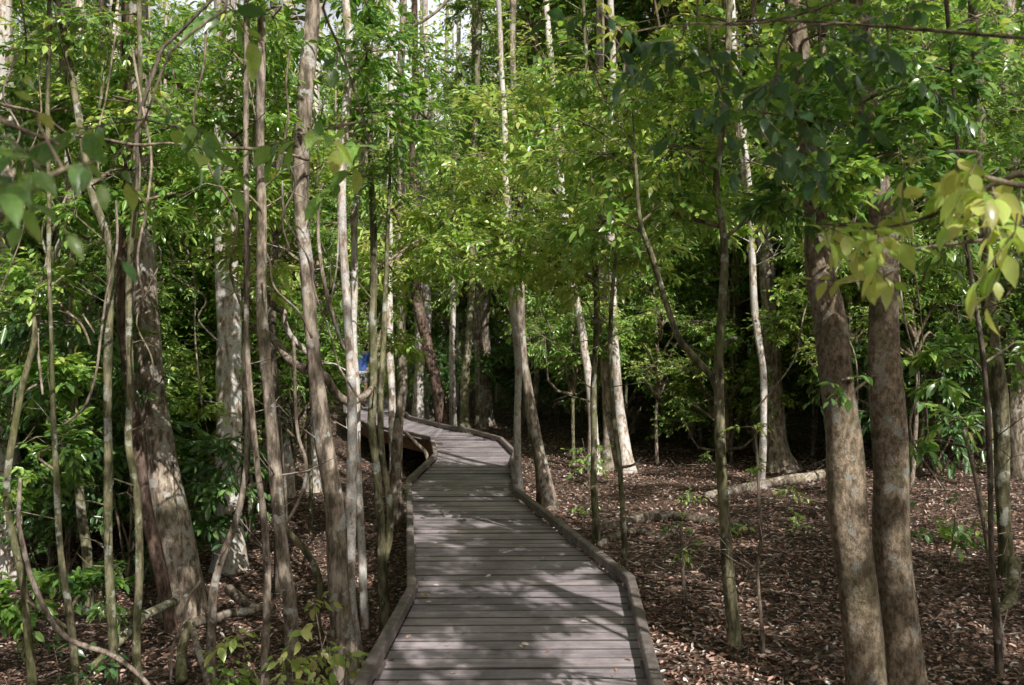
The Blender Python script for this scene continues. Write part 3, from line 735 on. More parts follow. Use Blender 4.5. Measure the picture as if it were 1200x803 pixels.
tree('forest_tree', 'right trunk of the big close pair, lichen disc near eye level', 'tree',
     [(1060, 850, 50), (1057, 795, 46), (1052, 690, 42), (1048, 622, 43), (1047, 556, 42), (1042, 484, 40), (1036, 409, 36), (1034, 353, 32), (1032, 310, 29), (1027, 230, 26), (1015, 100, 24)], 'brown', d=4.95, top=9, flare=.2, sides=18, rough=.045)
tree('sapling', 'dark thin sapling right of the big pair of trunks', 'sapling',
     [(1173, 803, 8), (1165, 704, 7), (1162, 638, 6), (1160, 540, 6), (1154, 428, 6), (1143, 353, 6), (1137, 320, 6), (1128, 250, 5), (1120, 150, 4)], 'dark', d=5.2, top=4.5, highcrown=False,
     blobs=[(1140, 260, .4, 70), (1180, 200, .5, 70), (1080, 180, .6, 75), (1150, 120, .6, 85), (1060, 90, .8, 85), (1180, 400, .4, 46, .7), (1110, 420, .5, 36, .6), (1000, 130, .9, 80), (1170, 30, .8, 90)], leaf=.085, detail=2, leafmat='leaf', tint=.42)
tree('sapling', 'thin sunlit stem leaning against the dark thin sapling', 'sapling',
     [(1178, 776, 5), (1159, 645, 5), (1149, 589, 5), (1142, 556, 4), (1138, 540, 4), (1128, 500, 3)], 'vine', d=5.6, top=None, highcrown=False, blobs=[(1120, 490, 0, 24, .5), (1085, 520, .2, 26, .5)], leaf=.075)
tree('forest_tree', 'mossy trunk behind the thin stems near the right edge', 'tree',
     [(1183, 690, 18), (1180, 655, 16), (1175, 573, 15), (1169, 465, 18), (1158, 335, 16), (1150, 200, 14)], 'moss', d=7.4, top=9)
tree('forest_tree', 'pinkish grey trunk cut by the right edge of the photo', 'tree',
     [(1196, 600, 26), (1192, 503, 25), (1188, 380, 23), (1184, 200, 21)], 'grey', d=12, top=11)
tree('seedling', 'crooked bare pale seedling in front of the blue-grey trunk', 'seedling',
     [(895, 765, 5), (892, 730, 4), (888, 671, 4), (893, 630, 4), (891, 590, 4), (888, 540, 3), (884, 500, 3)], 'vine', top=None, highcrown=False, blobs=[(892, 545, 0, 16, .5), (880, 500, 0, 16, .5)], leaf=.06)

# ------------------------------------------------------------------ lianas, boughs, logs, roots
def strand(name, label, cat, pts, d, mat='vine', drift=0., sides=8, ground=False, rough=.05, group=None, sub=None):
    ds = d if isinstance(d, (list, tuple)) else [d + drift * k / max(1, len(pts) - 1) for k in range(len(pts))]
    w = np.array([np.append(P(p[0], p[1], dd), p[2] * .5 * dd / F) for p, dd in zip(pts, ds)])
    if ground:
        for q in w: q[2] = gz(q[0], q[1]) + q[3] * .55
    s = spline(w, max(8, len(w) * 6))
    mm = MB(); tube(mm, s[:, :3], np.maximum(s[:, 3], .002), sides, rough=rough)
    mm.f.append((np.arange(sides)[None, ::-1], 0))
    c = w[0][:3]
    o = obj(name, mm.mesh(name, M[mat], c), None, c)
    tag(o, label, cat, group)
    return o
strand('liana', 'thick gnarled liana arching down to the right behind the tall grey trunk', 'vine',
       [(296, 380, 9), (310, 388, 9), (325, 403, 10), (339, 421, 11), (358, 433, 11), (380, 440, 10), (392, 459, 10), (405, 470, 10), (420, 468, 9), (436, 455, 8), (444, 440, 7)], [7.4, 7.4, 7.3, 7.2, 7.1, 7.0, 7.1, 7.2, 7.3, 7.4, 7.5])
strand('liana', 'upper gnarled liana kinking down beside the thick one', 'vine',
       [(305, 330, 6), (313, 347, 7), (322, 360, 8), (332, 365, 8), (334, 378, 7), (340, 392, 7), (356, 410, 7), (372, 425, 6)], 7.1)
strand('liana', 'straight hanging pale vine right of the tall grey trunk', 'vine',
       [(378, 215, 4), (375, 227, 4), (373, 276, 4), (380, 332, 5), (390, 370, 5), (397, 392, 4), (404, 410, 3)], 6.5)
strand('liana', 'long vine bowed like a hook between the brown and grey trunks', 'vine',
       [(344, 400, 4), (348, 500, 4), (358, 538, 4), (358, 560, 4), (352, 583, 4), (333, 617, 4), (318, 630, 4), (308, 618, 3)], 6.1)
strand('fallen_branch', 'mossy branch propped diagonally from the leaning brown trunk to the ground', 'branch',
       [(333, 615, 7), (342, 628, 7), (352, 638, 8), (362, 652, 8), (371, 668, 8), (375, 690, 8), (372, 720, 8), (376, 745, 7)], 6.6, 'moss')
strand('fallen_branch', 'thin pale dead branch bent low across the ground at lower left', 'branch',
       [(24, 560, 4), (22, 600, 5), (24, 625, 5), (41, 688, 6), (75, 745, 6), (132, 768, 6), (166, 794, 5), (185, 815, 5)], [5.6, 5.6, 5.6, 5.6, 5.7, 5.8, 5.8, 5.8])
strand('leaning_bough', 'thick grey bough slanting down from the upper left to the white trunk', 'branch',
       [(45, -25, 14), (75, 5, 13), (110, 30, 13), (145, 55, 13), (170, 72, 13), (200, 90, 12), (225, 107, 12), (250, 130, 12), (268, 150, 12), (285, 168, 11), (298, 190, 10)], [7.6, 7.7, 7.8, 8, 8.2, 8.4, 8.6, 8.9, 9.1, 9.3, 9.5], 'grey')
strand('liana', 'dark wiry vine hanging from the top edge across the leaning bough', 'vine',
       [(258, -10, 4), (240, 8, 4), (210, 38, 4), (190, 58, 4), (182, 80, 5), (172, 108, 5), (163, 140, 5), (160, 165, 5), (161, 205, 4), (158, 240, 4)], 5.7, 'dark')
strand('liana', 'horizontal grey vine strung under the leaning bough', 'vine',
       [(-30, 108, 4), (0, 122, 4), (45, 133, 4), (80, 157, 4), (120, 163, 4), (160, 170, 4), (200, 168, 3), (240, 174, 3), (285, 174, 4), (330, 179, 4), (362, 188, 4)], [4.2, 4.3, 4.5, 4.7, 4.9, 5.1, 5.3, 5.5, 5.7, 5.9, 6.2], 'twig')
strand('liana', 'slack pale vine looping through the trees at the upper centre left', 'vine',
       [(395, 158, 3), (420, 152, 3), (440, 75, 4), (470, 40, 4), (500, 22, 4), (520, 5, 4), (535, -20, 4)], 7.3)
strand('liana', 'dark vine rising to the right from the leaning bough to the pale trunk', 'vine',
       [(268, 166, 3), (290, 150, 4), (315, 140, 4), (345, 120, 4), (370, 95, 3), (385, 82, 3)], 7.0, 'dark')
for k, pts in enumerate([[(262, 150, 4), (278, 140, 4), (288, 120, 4), (300, 90, 3), (312, 60, 3)], [(270, 145, 4), (292, 130, 4), (310, 112, 3), (322, 90, 3), (330, 50, 3)]]):
    strand('liana', ['pale vine curving up steeply from the end of the leaning bough', 'second pale vine fanning up beside the steep one'][k], 'vine', pts, 7.6)
strand('liana', 'pale looped vine on the lit mossy trunk at far left', 'vine',
       [(78, 300, 3), (72, 325, 3), (70, 345, 3), (74, 368, 3), (80, 380, 3)], 7)
strand('liana', 'long thin vine trailing down to a spray of twigs at left', 'vine',
       [(136, 235, 3), (137, 290, 3), (125, 345, 3), (118, 395, 3), (112, 440, 3), (98, 478, 3), (72, 500, 3)], 5.9)
strand('fallen_log', 'curved dark log on the leaf litter right of the boardwalk', 'log',
       [(700, 618, 9), (715, 614, 10), (735, 606, 11), (761, 600, 12), (790, 604, 12), (815, 612, 12), (840, 619, 11), (865, 621, 11), (882, 622, 9)], [9.5, 9.6, 9.8, 10, 9.9, 9.7, 9.5, 9.4, 9.4], 'dark', sides=12, ground=True)
strand('fallen_log', 'smaller twisted log close in front of the curved one', 'log',
       [(702, 638, 8), (715, 628, 9), (733, 622, 9), (748, 619, 10), (771, 627, 9), (792, 620, 7)], [8.7, 9.0, 9.2, 9.3, 9.0, 9.3], 'dark', sides=12, ground=True)
strand('fallen_log', 'long pale straight log lying before the rough barked tree', 'log',
       [(975, 541, 13), (950, 549, 13), (925, 558, 13), (897, 569, 12), (862, 580, 11), (826, 591, 9)], [12.6, 12.3, 12.0, 11.7, 11.3, 11.0], 'grey', sides=12, ground=True)
strand('root', 'big mossy root snaking across the litter near the right edge', 'root',
       [(1189, 655, 15), (1188, 680, 15), (1184, 705, 15), (1165, 725, 14), (1148, 738, 13), (1137, 752, 12), (1148, 766, 11), (1172, 771, 10), (1205, 774, 9)], [6.9, 6.8, 6.7, 6.5, 6.3, 6.1, 5.9, 5.8, 5.8], 'moss', sides=12)
strand('root', 'pale knotted root running right from the stump at lower left', 'root',
       [(222, 735, 13), (235, 728, 13), (250, 726, 12), (270, 719, 11), (290, 717, 10), (304, 712, 8)], [6.7, 6.7, 6.8, 6.9, 7.0, 7.1], 'grey', sides=10)
strand('root', 'mossy root arching left from the buttressed trunk foot', 'root',
       [(205, 705, 12), (190, 712, 11), (170, 722, 11), (150, 742, 11), (132, 760, 10), (105, 785, 9)], [7.4, 7.1, 6.9, 6.6, 6.4, 6.2], 'moss', sides=10)
strand('root', 'short upright mossy root stub below the knotted root', 'root',
       [(226, 730, 13), (216, 750, 12), (212, 775, 12), (213, 800, 13)], [6.7, 6.6, 6.5, 6.4], 'moss', sides=10)
strand('root', 'forked grey root sloping down from the knotted root', 'root',
       [(226, 738, 8), (232, 760, 8), (240, 785, 8), (246, 806, 8)], [6.6, 6.4, 6.2, 6.0], 'grey', sides=10)
strand('fallen_branch', 'pale dead branch lying flat among ground leaves at lower left', 'branch',
       [(250, 765, 5), (270, 766, 6), (285, 772, 5), (296, 778, 4)], [6.3, 6.3, 6.2, 6.2], 'vine', ground=True)
strand('fallen_branch', 'bent bare twig arching up from the knotted roots', 'branch',
       [(200, 800, 3), (202, 760, 3), (212, 735, 3), (222, 700, 3), (236, 680, 3)], 6.0, 'vine')
strand('root', 'brown roots ridge in the shade behind the white trunk foot', 'root',
       [(268, 690, 12), (285, 705, 12), (300, 712, 11), (320, 712, 9)], [8.2, 8.0, 7.9, 7.8], 'dark', sides=10)
strand('fallen_branch', 'thin pole leaning against the far deck edge by the kerb corner', 'branch',
       [(474, 506, 5), (486, 518, 5), (498, 530, 5), (502, 540, 5)], [12.9, 12.9, 13, 13], 'vine')

for k in range(26):
    px = rng.uniform(5, 470) if k < 19 else rng.uniform(880, 1190); d0 = rng.uniform(5.4, 8.5) if k < 19 else rng.uniform(7, 10)
    y0 = rng.uniform(-20, 260); y1 = y0 + rng.uniform(150, 420); n_ = int(rng.integers(5, 8))
    dx_ = rng.uniform(-90, 90); w_ = rng.uniform(1.6, 3.0)
    pts = [(px + dx_ * (j / (n_ - 1)) ** 1.6 + rng.normal() * 11, y0 + (y1 - y0) * j / (n_ - 1), w_) for j in range(n_)]
    zone = 'left of the boardwalk' if k < 19 else 'behind the big pair of trunks'
    strand('liana', 'hair-thin grey vine hanging slack among the trunks ' + zone, 'vine', pts, d0, 'vine' if rng.uniform() < .5 else 'twig', rng.normal() * .4, 5, group='thin slack vines ' + zone)

def skin_mesh(name, verts, edges, rad, mat, origin=(0, 0, 0)):
    me = bpy.data.meshes.new('temp'); me.from_pydata([tuple(v) for v in verts], edges, [])
    o = bpy.data.objects.new('temp', me); C.objects.link(o)
    md = o.modifiers.new('s', 'SKIN'); md.use_smooth_shade = True
    for v, r in zip(me.skin_vertices[0].data, rad): v.radius = (r, r) if np.isscalar(r) else r
    me.skin_vertices[0].data[0].use_root = True
    sb = o.modifiers.new('d', 'SUBSURF'); sb.levels = 2
    dg = bpy.context.evaluated_depsgraph_get()
    res = bpy.data.meshes.new_from_object(o.evaluated_get(dg)); res.name = name
    bpy.data.objects.remove(o); res.materials.clear(); res.materials.append(mat)
    return res
def plain(name, col, rough=.7):
    m, t, N, K = nt(name); b = N.new('ShaderNodeBsdfPrincipled'); b.inputs['Roughness'].default_value = rough
    tc = N.new('ShaderNodeTexCoord'); n = N.new('ShaderNodeTexNoise'); n.inputs['Scale'].default_value = 14; n.inputs['Detail'].default_value = 4
    K.new(tc.outputs['Object'], n.inputs['Vector']); r = ramp(N, [(.3, tuple(c * .75 for c in col)), (.7, col)]); K.new(n.outputs[0], r.inputs[0])
    K.new(r.outputs[0], b.inputs['Base Color']); o = N.new('ShaderNodeOutputMaterial'); K.new(b.outputs[0], o.inputs[0]); return m
pp = empty('person', (-3.92, 23.2, 0), 'person in a blue shirt far along the boardwalk, glimpsed between trunks', 'person')
pp.rotation_euler = (0, 0, R(12))
V = [(0, 0, .86), (0, 0, 1.02), (0, -.01, 1.20), (0, 0, 1.33), (0, 0, 1.41), (0, -.015, 1.49), (0, -.01, 1.58),
     (-.15, 0, 1.31), (-.20, .03, 1.07), (-.19, -.06, .86), (-.19, -.10, .78), (.15, 0, 1.31), (.20, -.03, 1.07), (.19, -.12, .87), (.19, -.16, .80),
     (-.085, 0, .80), (-.09, -.10, .45), (-.09, -.02, .07), (-.09, -.15, .03), (.085, 0, .80), (.09, .06, .45), (.09, .20, .09), (.09, .09, .03)]
E = [(0, 1), (1, 2), (2, 3), (3, 4), (4, 5), (5, 6), (3, 7), (7, 8), (8, 9), (9, 10), (3, 11), (11, 12), (12, 13), (13, 14), (0, 15), (15, 16), (16, 17), (17, 18), (0, 19), (19, 20), (20, 21), (21, 22)]
RD = [(.14, .10), (.13, .09), (.15, .10), (.11, .08), .05, (.075, .09), (.06, .075), .055, .042, .035, .03, .055, .042, .035, .03, .085, .06, .042, .038, .085, .06, .042, .038]
obj('body', skin_mesh('body', V, E, RD, plain('skin', (.50, .30, .22), .5)), pp)
obj('shirt', skin_mesh('shirt', [V[1], V[2], V[3], V[7], V[8], V[11], V[12], (0, 0, .84)], [(0, 1), (1, 2), (2, 3), (3, 4), (2, 5), (5, 6), (0, 7)],
    [(.15, .11), (.17, .12), (.12, .095), .07, .055, .07, .055, (.165, .125)], plain('blue_shirt', (.05, .13, .40))), pp)
obj('shorts', skin_mesh('shorts', [V[0], V[15], (-.09, -.09, .52), V[19], (.09, .05, .52)], [(0, 1), (1, 2), (0, 3), (3, 4)], [(.16, .12), .10, .085, .10, .085], plain('pale_shorts', (.42, .40, .46))), pp)
obj('hair', skin_mesh('hair', [(0, .02, 1.53), (0, .005, 1.615)], [(0, 1)], [(.085, .095), (.06, .075)], plain('dark_hair', (.03, .02, .015))), pp)

# ------------------------------------------------------------------ near leafy branches
def branch_plant(name, label, cat, trunk, limbs, tips, leaf, mat, detail=2, nl=7, L=.22, tint=.5, droop=.6, mt='twig', top=None, spread=.5, fill=.36):
    """A small near tree: trunk (world points x,y,z,r), limbs as pixel polylines (px,py,d,r) and leafy tips (px,py,d,dx,dz,n)."""
    tr = np.array(trunk, float)
    b = tr[0].copy(); b[2] = gz(b[0], b[1]); tr[0][2] = b[2] - .05
    o = empty(name, b[:3], label, cat)
    s = spline(tr, len(tr) * 6); mm = MB(); tube(mm, s[:, :3], s[:, 3], 10)
    obj('trunk', mm.mesh('trunk', M['moss'], b[:3]), o)
    axes = [s]
    for lb in limbs:
        w = np.array([np.append(P(q[0], q[1], q[2]), q[3]) for q in lb])
        D = np.linalg.norm(s[:, :3] - w[0][:3] + np.array([0, 0, .05]), axis=1); st = s[int(np.argmin(D))].copy(); st[3] = min(st[3] * .7, w[0][3] * 1.4)
        ls = spline(np.vstack([st, w]), (len(w) + 1) * 6)
        mm = MB(); tube(mm, ls[:, :3], ls[:, 3], 7)
        obj('limb', mm.mesh('limb', M[mt], b[:3]), o); axes.append(ls)
    A = np.vstack(axes[1:]) if len(axes) > 1 else axes[0]
    mm = MB()
    for (px, py, d, n) in tips:
        c = P(px, py, d)
        st = A[int(np.argmin(np.linalg.norm(A[:, :3] - c, axis=1)))][:3]
        if np.linalg.norm(c - st) > .04: add_twigs(mm, st[None], c[None], .004, .0025)
        dirv = norm((c - st) if np.linalg.norm(c - st) > .04 else rng.normal(size=3))
        dd = dirv[None] * .7 + rng.normal(size=(n, 3)) * spread; dd[:, 2] *= .5
        spray(mm, np.repeat(c[None], n, 0), dd, L * rng.uniform(.6, 1.2, n), nl, leaf, detail, tint, droop, .0022, fill)
    obj('crown', mm.mesh('crown', [M[mat], M[mt]], b[:3]), o)
    return o
branch_plant('broadleaf_tree', 'near overhanging branch with big blurred leaves at the upper left edge', 'tree',
             [(-1.55, 1.2, -.8, .035), (-1.5, 1.25, .8, .03), (-1.55, 1.3, 2.2, .024), (-1.5, 1.4, 3.2, .015)],
             [[(-60, 240, 1.6, .009), (0, 255, 1.65, .007), (60, 205, 1.7, .005), (110, 190, 1.75, .003)], [(-80, 120, 1.75, .008), (20, 150, 1.8, .005), (70, 170, 1.8, .003)]],
             [(10, 160, 1.6, 1), (45, 145, 1.7, 1), (30, 200, 1.6, 1), (5, 235, 1.5, 1), (70, 160, 1.8, 1), (20, 185, 1.62, 1), (-5, 205, 1.55, 2), (40, 225, 1.62, 1), (90, 180, 1.75, 1)], .07, 'leaf', 2, 5, .16, .55, .9)
branch_plant('broadleaf_tree', 'near branch with bright sunlit drooping leaves before the big pair of trunks', 'tree',
             [(2.1, 2.1, -.4, .03), (2.0, 2.15, 1.2, .026), (1.95, 2.2, 2.4, .02), (1.9, 2.2, 3.4, .012)],
             [[(1230, 205, 2.3, .010), (1170, 215, 2.35, .008), (1130, 235, 2.4, .006), (1070, 260, 2.45, .005), (1010, 268, 2.5, .003), (960, 262, 2.5, .002)],
              [(1180, 215, 2.2, .007), (1150, 180, 2.2, .004), (1110, 178, 2.2, .003)], [(1085, 290, 2.45, .005), (1060, 310, 2.5, .004), (1035, 325, 2.5, .003)]],
             [(985, 262, 2.5, 3), (1010, 265, 2.48, 3), (1040, 255, 2.46, 2), (965, 265, 2.5, 2), (1055, 240, 2.45, 2), (1130, 232, 2.4, 2), (1150, 220, 2.35, 3), (1120, 185, 2.2, 2), (1150, 178, 2.2, 1), (1180, 230, 2.2, 2), (1015, 330, 2.5, 1), (1190, 270, 2.2, 2), (1170, 250, 2.3, 2), (1000, 285, 2.46, 2), (1030, 275, 2.45, 2), (1140, 250, 2.35, 2), (975, 280, 2.5, 2)],
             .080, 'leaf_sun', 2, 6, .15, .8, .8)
branch_plant('broadleaf_tree', 'dark drooping branch in shade hanging from the top right of centre', 'tree',
             [(1.9, 2.9, -.4, .04), (1.8, 2.9, 1.5, .034), (1.75, 2.9, 3.0, .028), (1.6, 2.9, 3.8, .02)],
             [[(1060, -30, 2.9, .006), (960, 10, 2.9, .005), (880, 28, 2.9, .004), (800, 28, 2.9, .003), (730, 40, 2.9, .002)], [(950, 30, 2.8, .004), (910, 90, 2.8, .004), (890, 150, 2.8, .003)], [(860, 25, 2.9, .004), (840, 90, 2.9, .003)]],
             [(720, 45, 2.9, 2), (760, 40, 2.9, 2), (800, 45, 2.9, 3), (840, 60, 2.9, 2), (845, 110, 2.9, 2), (890, 130, 2.8, 3), (910, 90, 2.8, 2), (940, 140, 2.8, 3), (960, 60, 2.8, 3), (1000, 40, 2.8, 3), (1040, 60, 2.8, 2), (910, 180, 2.8, 2), (1060, 10, 2.9, 2), (760, -40, 2.9, 3), (820, -60, 2.9, 3), (880, -80, 2.8, 3), (940, -60, 2.8, 3), (1000, -90, 2.8, 3), (900, -140, 2.8, 4), (1040, -70, 2.9, 3), (700, 10, 2.9, 2), (820, 60, 2.9, 2)],
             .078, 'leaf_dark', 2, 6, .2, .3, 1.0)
branch_plant('broadleaf_tree', 'twig with a few broad leaves hanging before the bright cream stem', 'tree',
             [(-2.3, 2.6, -.8, .03), (-2.3, 2.7, 1.2, .026), (-2.2, 2.8, 2.8, .02), (-2.0, 2.9, 3.9, .012)],
             [[(330, -30, 3.0, .007), (380, 20, 3.1, .005), (410, 90, 3.2, .004), (432, 165, 3.2, .003)], [(250, -20, 2.8, .006), (200, 60, 2.8, .004), (170, 140, 2.8, .003)]],
             [(432, 172, 3.2, 2), (425, 190, 3.2, 1), (396, 55, 3.1, 1), (370, 150, 3.1, 2), (345, 160, 3.1, 1), (195, 130, 2.8, 2), (230, 155, 2.8, 2), (130, 145, 2.7, 2), (270, 5, 2.9, 2), (130, 190, 2.7, 1)], .10, 'leaf', 2, 5, .17, .55, .8)

# small leafy plants near the ground
def ground_plant(name, label, px, py, d, h, leaf, n, mat, tint=.6, group=None, detail=2, L=.2):
    if d is None: d = solve_d(px, py)
    x, y = (px - CX) * d / F, d
    b = np.array([x, y, gz(x, y)])
    o = empty(name, b, label, 'plant', group)
    mm = MB(); ml = MB()
    for k in range(n):
        top = b + np.array([rng.normal() * .35 * h, rng.normal() * .3 * h, h * rng.uniform(.55, 1.05)])
        midp = (b + top) / 2 + rng.normal(size=3) * .04
        s = spline([b - np.array([0, 0, .03]), midp, top], 7)
        tube(mm, s, np.linspace(.006, .003, 7), 5, rough=0)
        m_ = 5
        i_ = rng.integers(3, 7, m_)
        dd = rng.normal(size=(m_, 3)); dd[:, 2] *= .3
        spray(ml, s[i_], dd, L * rng.uniform(.7, 1.2, m_), 6, leaf, detail, tint, .5, .002, .36)
    obj('stem', mm.mesh('stem', M['twig'], b), o)
    obj('foliage', ml.mesh('foliage', [M[mat], M['twig']], b), o)
ground_plant('seedling', 'bright sunlit leafy seedling at the foot of the tall grey trunk', 345, 785, 5.6, .62, .10, 5, 'leaf_light', .8)
ground_plant('seedling', 'bright leafy seedling between the tall grey trunk and the left kerb', 425, 790, 5.5, .75, .10, 3, 'leaf_light', .7)
ground_plant('seedling', 'low green seedling tuft among the knotted roots at lower left', 275, 800, 6.1, .28, .08, 5, 'leaf', .6)
ground_plant('seedling', 'shaded seedling low in the lower left corner beside thin stems', 70, 760, 6.0, .5, .085, 5, 'leaf_dark', .5)
ground_plant('seedling', 'shaded leafy seedling behind the big pair of trunks at right', 1110, 640, 7.5, .65, .09, 5, 'leaf', .5)
ground_plant('seedling', 'small green seedling on the litter behind the curved dark log', 812, 592, None, .22, .06, 2, 'leaf', .6)
ground_plant('seedling', 'small green seedling beside the long pale log', 925, 590, None, .22, .06, 2, 'leaf', .6)
ground_plant('seedling', 'green seedling under the deck edge by the kerb corner', 488, 548, 12.9, .42, .09, 4, 'leaf', .5)
ground_plant('seedling', 'leafy seedling beside the buttressed clump facing the boardwalk', 690, 575, 12.3, .7, .09, 5, 'leaf', .5)
for k in range(8):
    px = rng.uniform(650, 1180); d = rng.uniform(6.5, 16)
    x, y = (px - CX) * d / F, d
    if x < deck_cx(y) + 1.1: continue
    ground_plant('seedling', 'tiny green seedling dotted on the open leaf litter', px, 0, d, rng.uniform(.12, .3), .06, 2, 'leaf', .6, 'tiny seedlings on the leaf litter right of the boardwalk', 1, .12)

# ------------------------------------------------------------------ understorey shrubs
SHR = []
for k in range(4):
    ms, ml = MB(), MB()
    for q in range(6):
        top = np.array([rng.normal() * .55, rng.normal() * .55, rng.uniform(.9, 2.2)])
        s = spline([(rng.normal() * .06, rng.normal() * .06, -.05), top * np.array([.35, .35, .5]) + rng.normal(size=3) * .06, top], 8)
        tube(ms, s, np.linspace(.014, .005, 8), 6, rough=0)
        for i_ in (4, 5, 6, 7):
            blob(ml, s[i_] + rng.normal(size=3) * .12, rng.uniform(.25, .45), s[i_], .095, 1, 5, 4, 8, float(np.clip(.45 + rng.normal() * .1, 0, 1)), .45, .8, .006)
    SHR.append((ms.mesh('stem', M['twig']), ml.mesh('foliage', [M['leaf_dark'], M['twig']])))
def shrub(x, y, s, label, group):
    o = empty('understory_shrub', (x, y, gz(x, y)), label, 'shrub', group)
    k = rng.integers(4)
    rz = rng.uniform(0, 6.28)
    for nm, me in zip(('stem', 'foliage'), SHR[k]):
        c = obj(nm, me, o); c.scale = (s, s, s * rng.uniform(.85, 1.2)); c.rotation_euler = (0, 0, rz)
CL = np.array([(-.6, 13), (-1.0, 15.2), (-2.2, 17.1), (-2.9, 18.9), (-4.1, 25.5)])
def off_deck(x, y, mrg):
    if y < 13.2: return abs(x - deck_cx(y)) > mrg
    q = np.array([x, y]); best = 9
    for k in range(len(CL) - 1):
        e = CL[k + 1] - CL[k]; t = np.clip(np.dot(q - CL[k], e) / np.dot(e, e), 0, 1)
        best = min(best, np.linalg.norm(q - CL[k] - e * t))
    return best > mrg - .3
cnt = 0
while cnt < 72:
    d = 9 + 24 * rng.uniform(0, 1) ** .9; px = rng.uniform(-120, 1320)
    x = (px - CX) * d / F
    if not off_deck(x, d, 1.6): continue
    if 630 < px < 1000 and d < 16.5: continue
    if 180 < px < 470 and d < 11: continue
    if 392 < px < 462 and d < 24: continue
    if px > 1000 and d < 9.5: continue
    zone = 'left of the boardwalk' if x < deck_cx(min(d, 14)) else 'right of the boardwalk'
    far = d > 18
    lab = ('dark leafy shrub far back in the shaded understory ' if far else 'dark green shrub standing in the shaded understory ') + zone
    shrub(x, d, rng.uniform(.75, 1.35), lab, 'understory shrubs ' + ('far back ' if far else '') + zone)
    cnt += 1

cnt = 0
while cnt < 7:
    px = rng.uniform(-90, 200); d = rng.uniform(8.6, 13.5)
    shrub((px - CX) * d / F, d, rng.uniform(.8, 1.3), 'dark green shrub standing in the shaded understory left of the boardwalk', 'understory shrubs left of the boardwalk'); cnt += 1

cnt = 0
while cnt < 18:
    px = rng.uniform(590, 980); d = rng.uniform(16.5, 25)
    x = (px - CX) * d / F
    shrub(x, d, rng.uniform(.7, 1.2), 'dark leafy shrub far back in the shaded understory right of the boardwalk', 'understory shrubs far back right of the boardwalk'); cnt += 1

# ------------------------------------------------------------------ more forest trees behind
POLE = []
for k in range(6):
    n = 9; z = np.linspace(-.1, 10.5, n)
    w = np.stack([np.cumsum(rng.normal(size=n) * .07), np.cumsum(rng.normal(size=n) * .07), z], 1); w[:, :2] -= w[0, :2]
    s = spline(np.c_[w, np.linspace(.075, .03, n)], 30)
    mm = MB(); tube(mm, s[:, :3], s[:, 3], 8, flare=.3, flare_h=.25)
    POLE.append([mm.mesh('trunk', M[q]) for q in ('pale', 'grey', 'moss')] + [s[-1, :3]])
def bg_tree(x, y, s, kind, label, group, mid=True):
    o = empty('slender_tree', (x, y, gz(x, y)), label, 'tree', group)
    k = rng.integers(len(POLE)); rz = rng.uniform(0, 6.28)
    t = obj('trunk', POLE[k][kind], o); t.scale = (s, s, rng.uniform(.95, 1.25)); t.rotation_euler = (0, 0, rz)
    h = 10.5
    if mid:
        c = obj('crown', MIDC[rng.integers(4)], o, (rng.normal() * .2, rng.normal() * .2, rng.uniform(4.2, 7.2)))
        q = rng.uniform(.75, 1.15); c.scale = (q, q, q * rng.uniform(.9, 1.2)); c.rotation_euler = (0, 0, rng.uniform(0, 6.28))
        if rng.uniform() < .5:
            c = obj('crown', LOWC[rng.integers(3)], o, (rng.normal() * .5, rng.normal() * .5, rng.uniform(8, 10)))
            c.scale = (1.4, 1.4, 1.3); c.rotation_euler = (0, 0, rng.uniform(0, 6.28))
    else:
        c = obj('crown', LOWC[rng.integers(3)], o, (0, 0, rng.uniform(3, 5)))
        q = rng.uniform(.9, 1.4); c.scale = (q, q, q); c.rotation_euler = (0, 0, rng.uniform(0, 6.28))
KN = ['pale', 'grey', 'mossy']
cnt = 0
while cnt < 150:
    d = 9.5 + 27 * rng.uniform(0, 1) ** .85; px = rng.uniform(-160, 1360) if rng.uniform() < .75 else rng.uniform(560, 1200)
    x = (px - CX) * d / F
    if not off_deck(x, d, 1.5): continue
    if 640 < px < 960 and d < 15.5: continue
    if px > 960 and d < 12.5: continue
    if 412 < px < 440 and d < 23: continue
    if min((x - a) ** 2 + (d - b) ** 2 for a, b in ALL_STEMS) < .5: continue
    ALL_STEMS.append((x, d))
    kind = int(rng.choice(3, p=[.45, .35, .2]))
    zone = 'left of the boardwalk' if px < 480 else ('beyond the boardwalk bend' if px < 650 else 'right of the boardwalk')
    far = 'far back' if d > 22 else 'part way back'
    g = f'{KN[kind]} slender trees {far} {zone}'
    bg_tree(x, d, rng.uniform(.4, 1.05), kind, f'{KN[kind]} slender trunk {far} in the forest {zone}', g, rng.uniform() < .62)
    cnt += 1

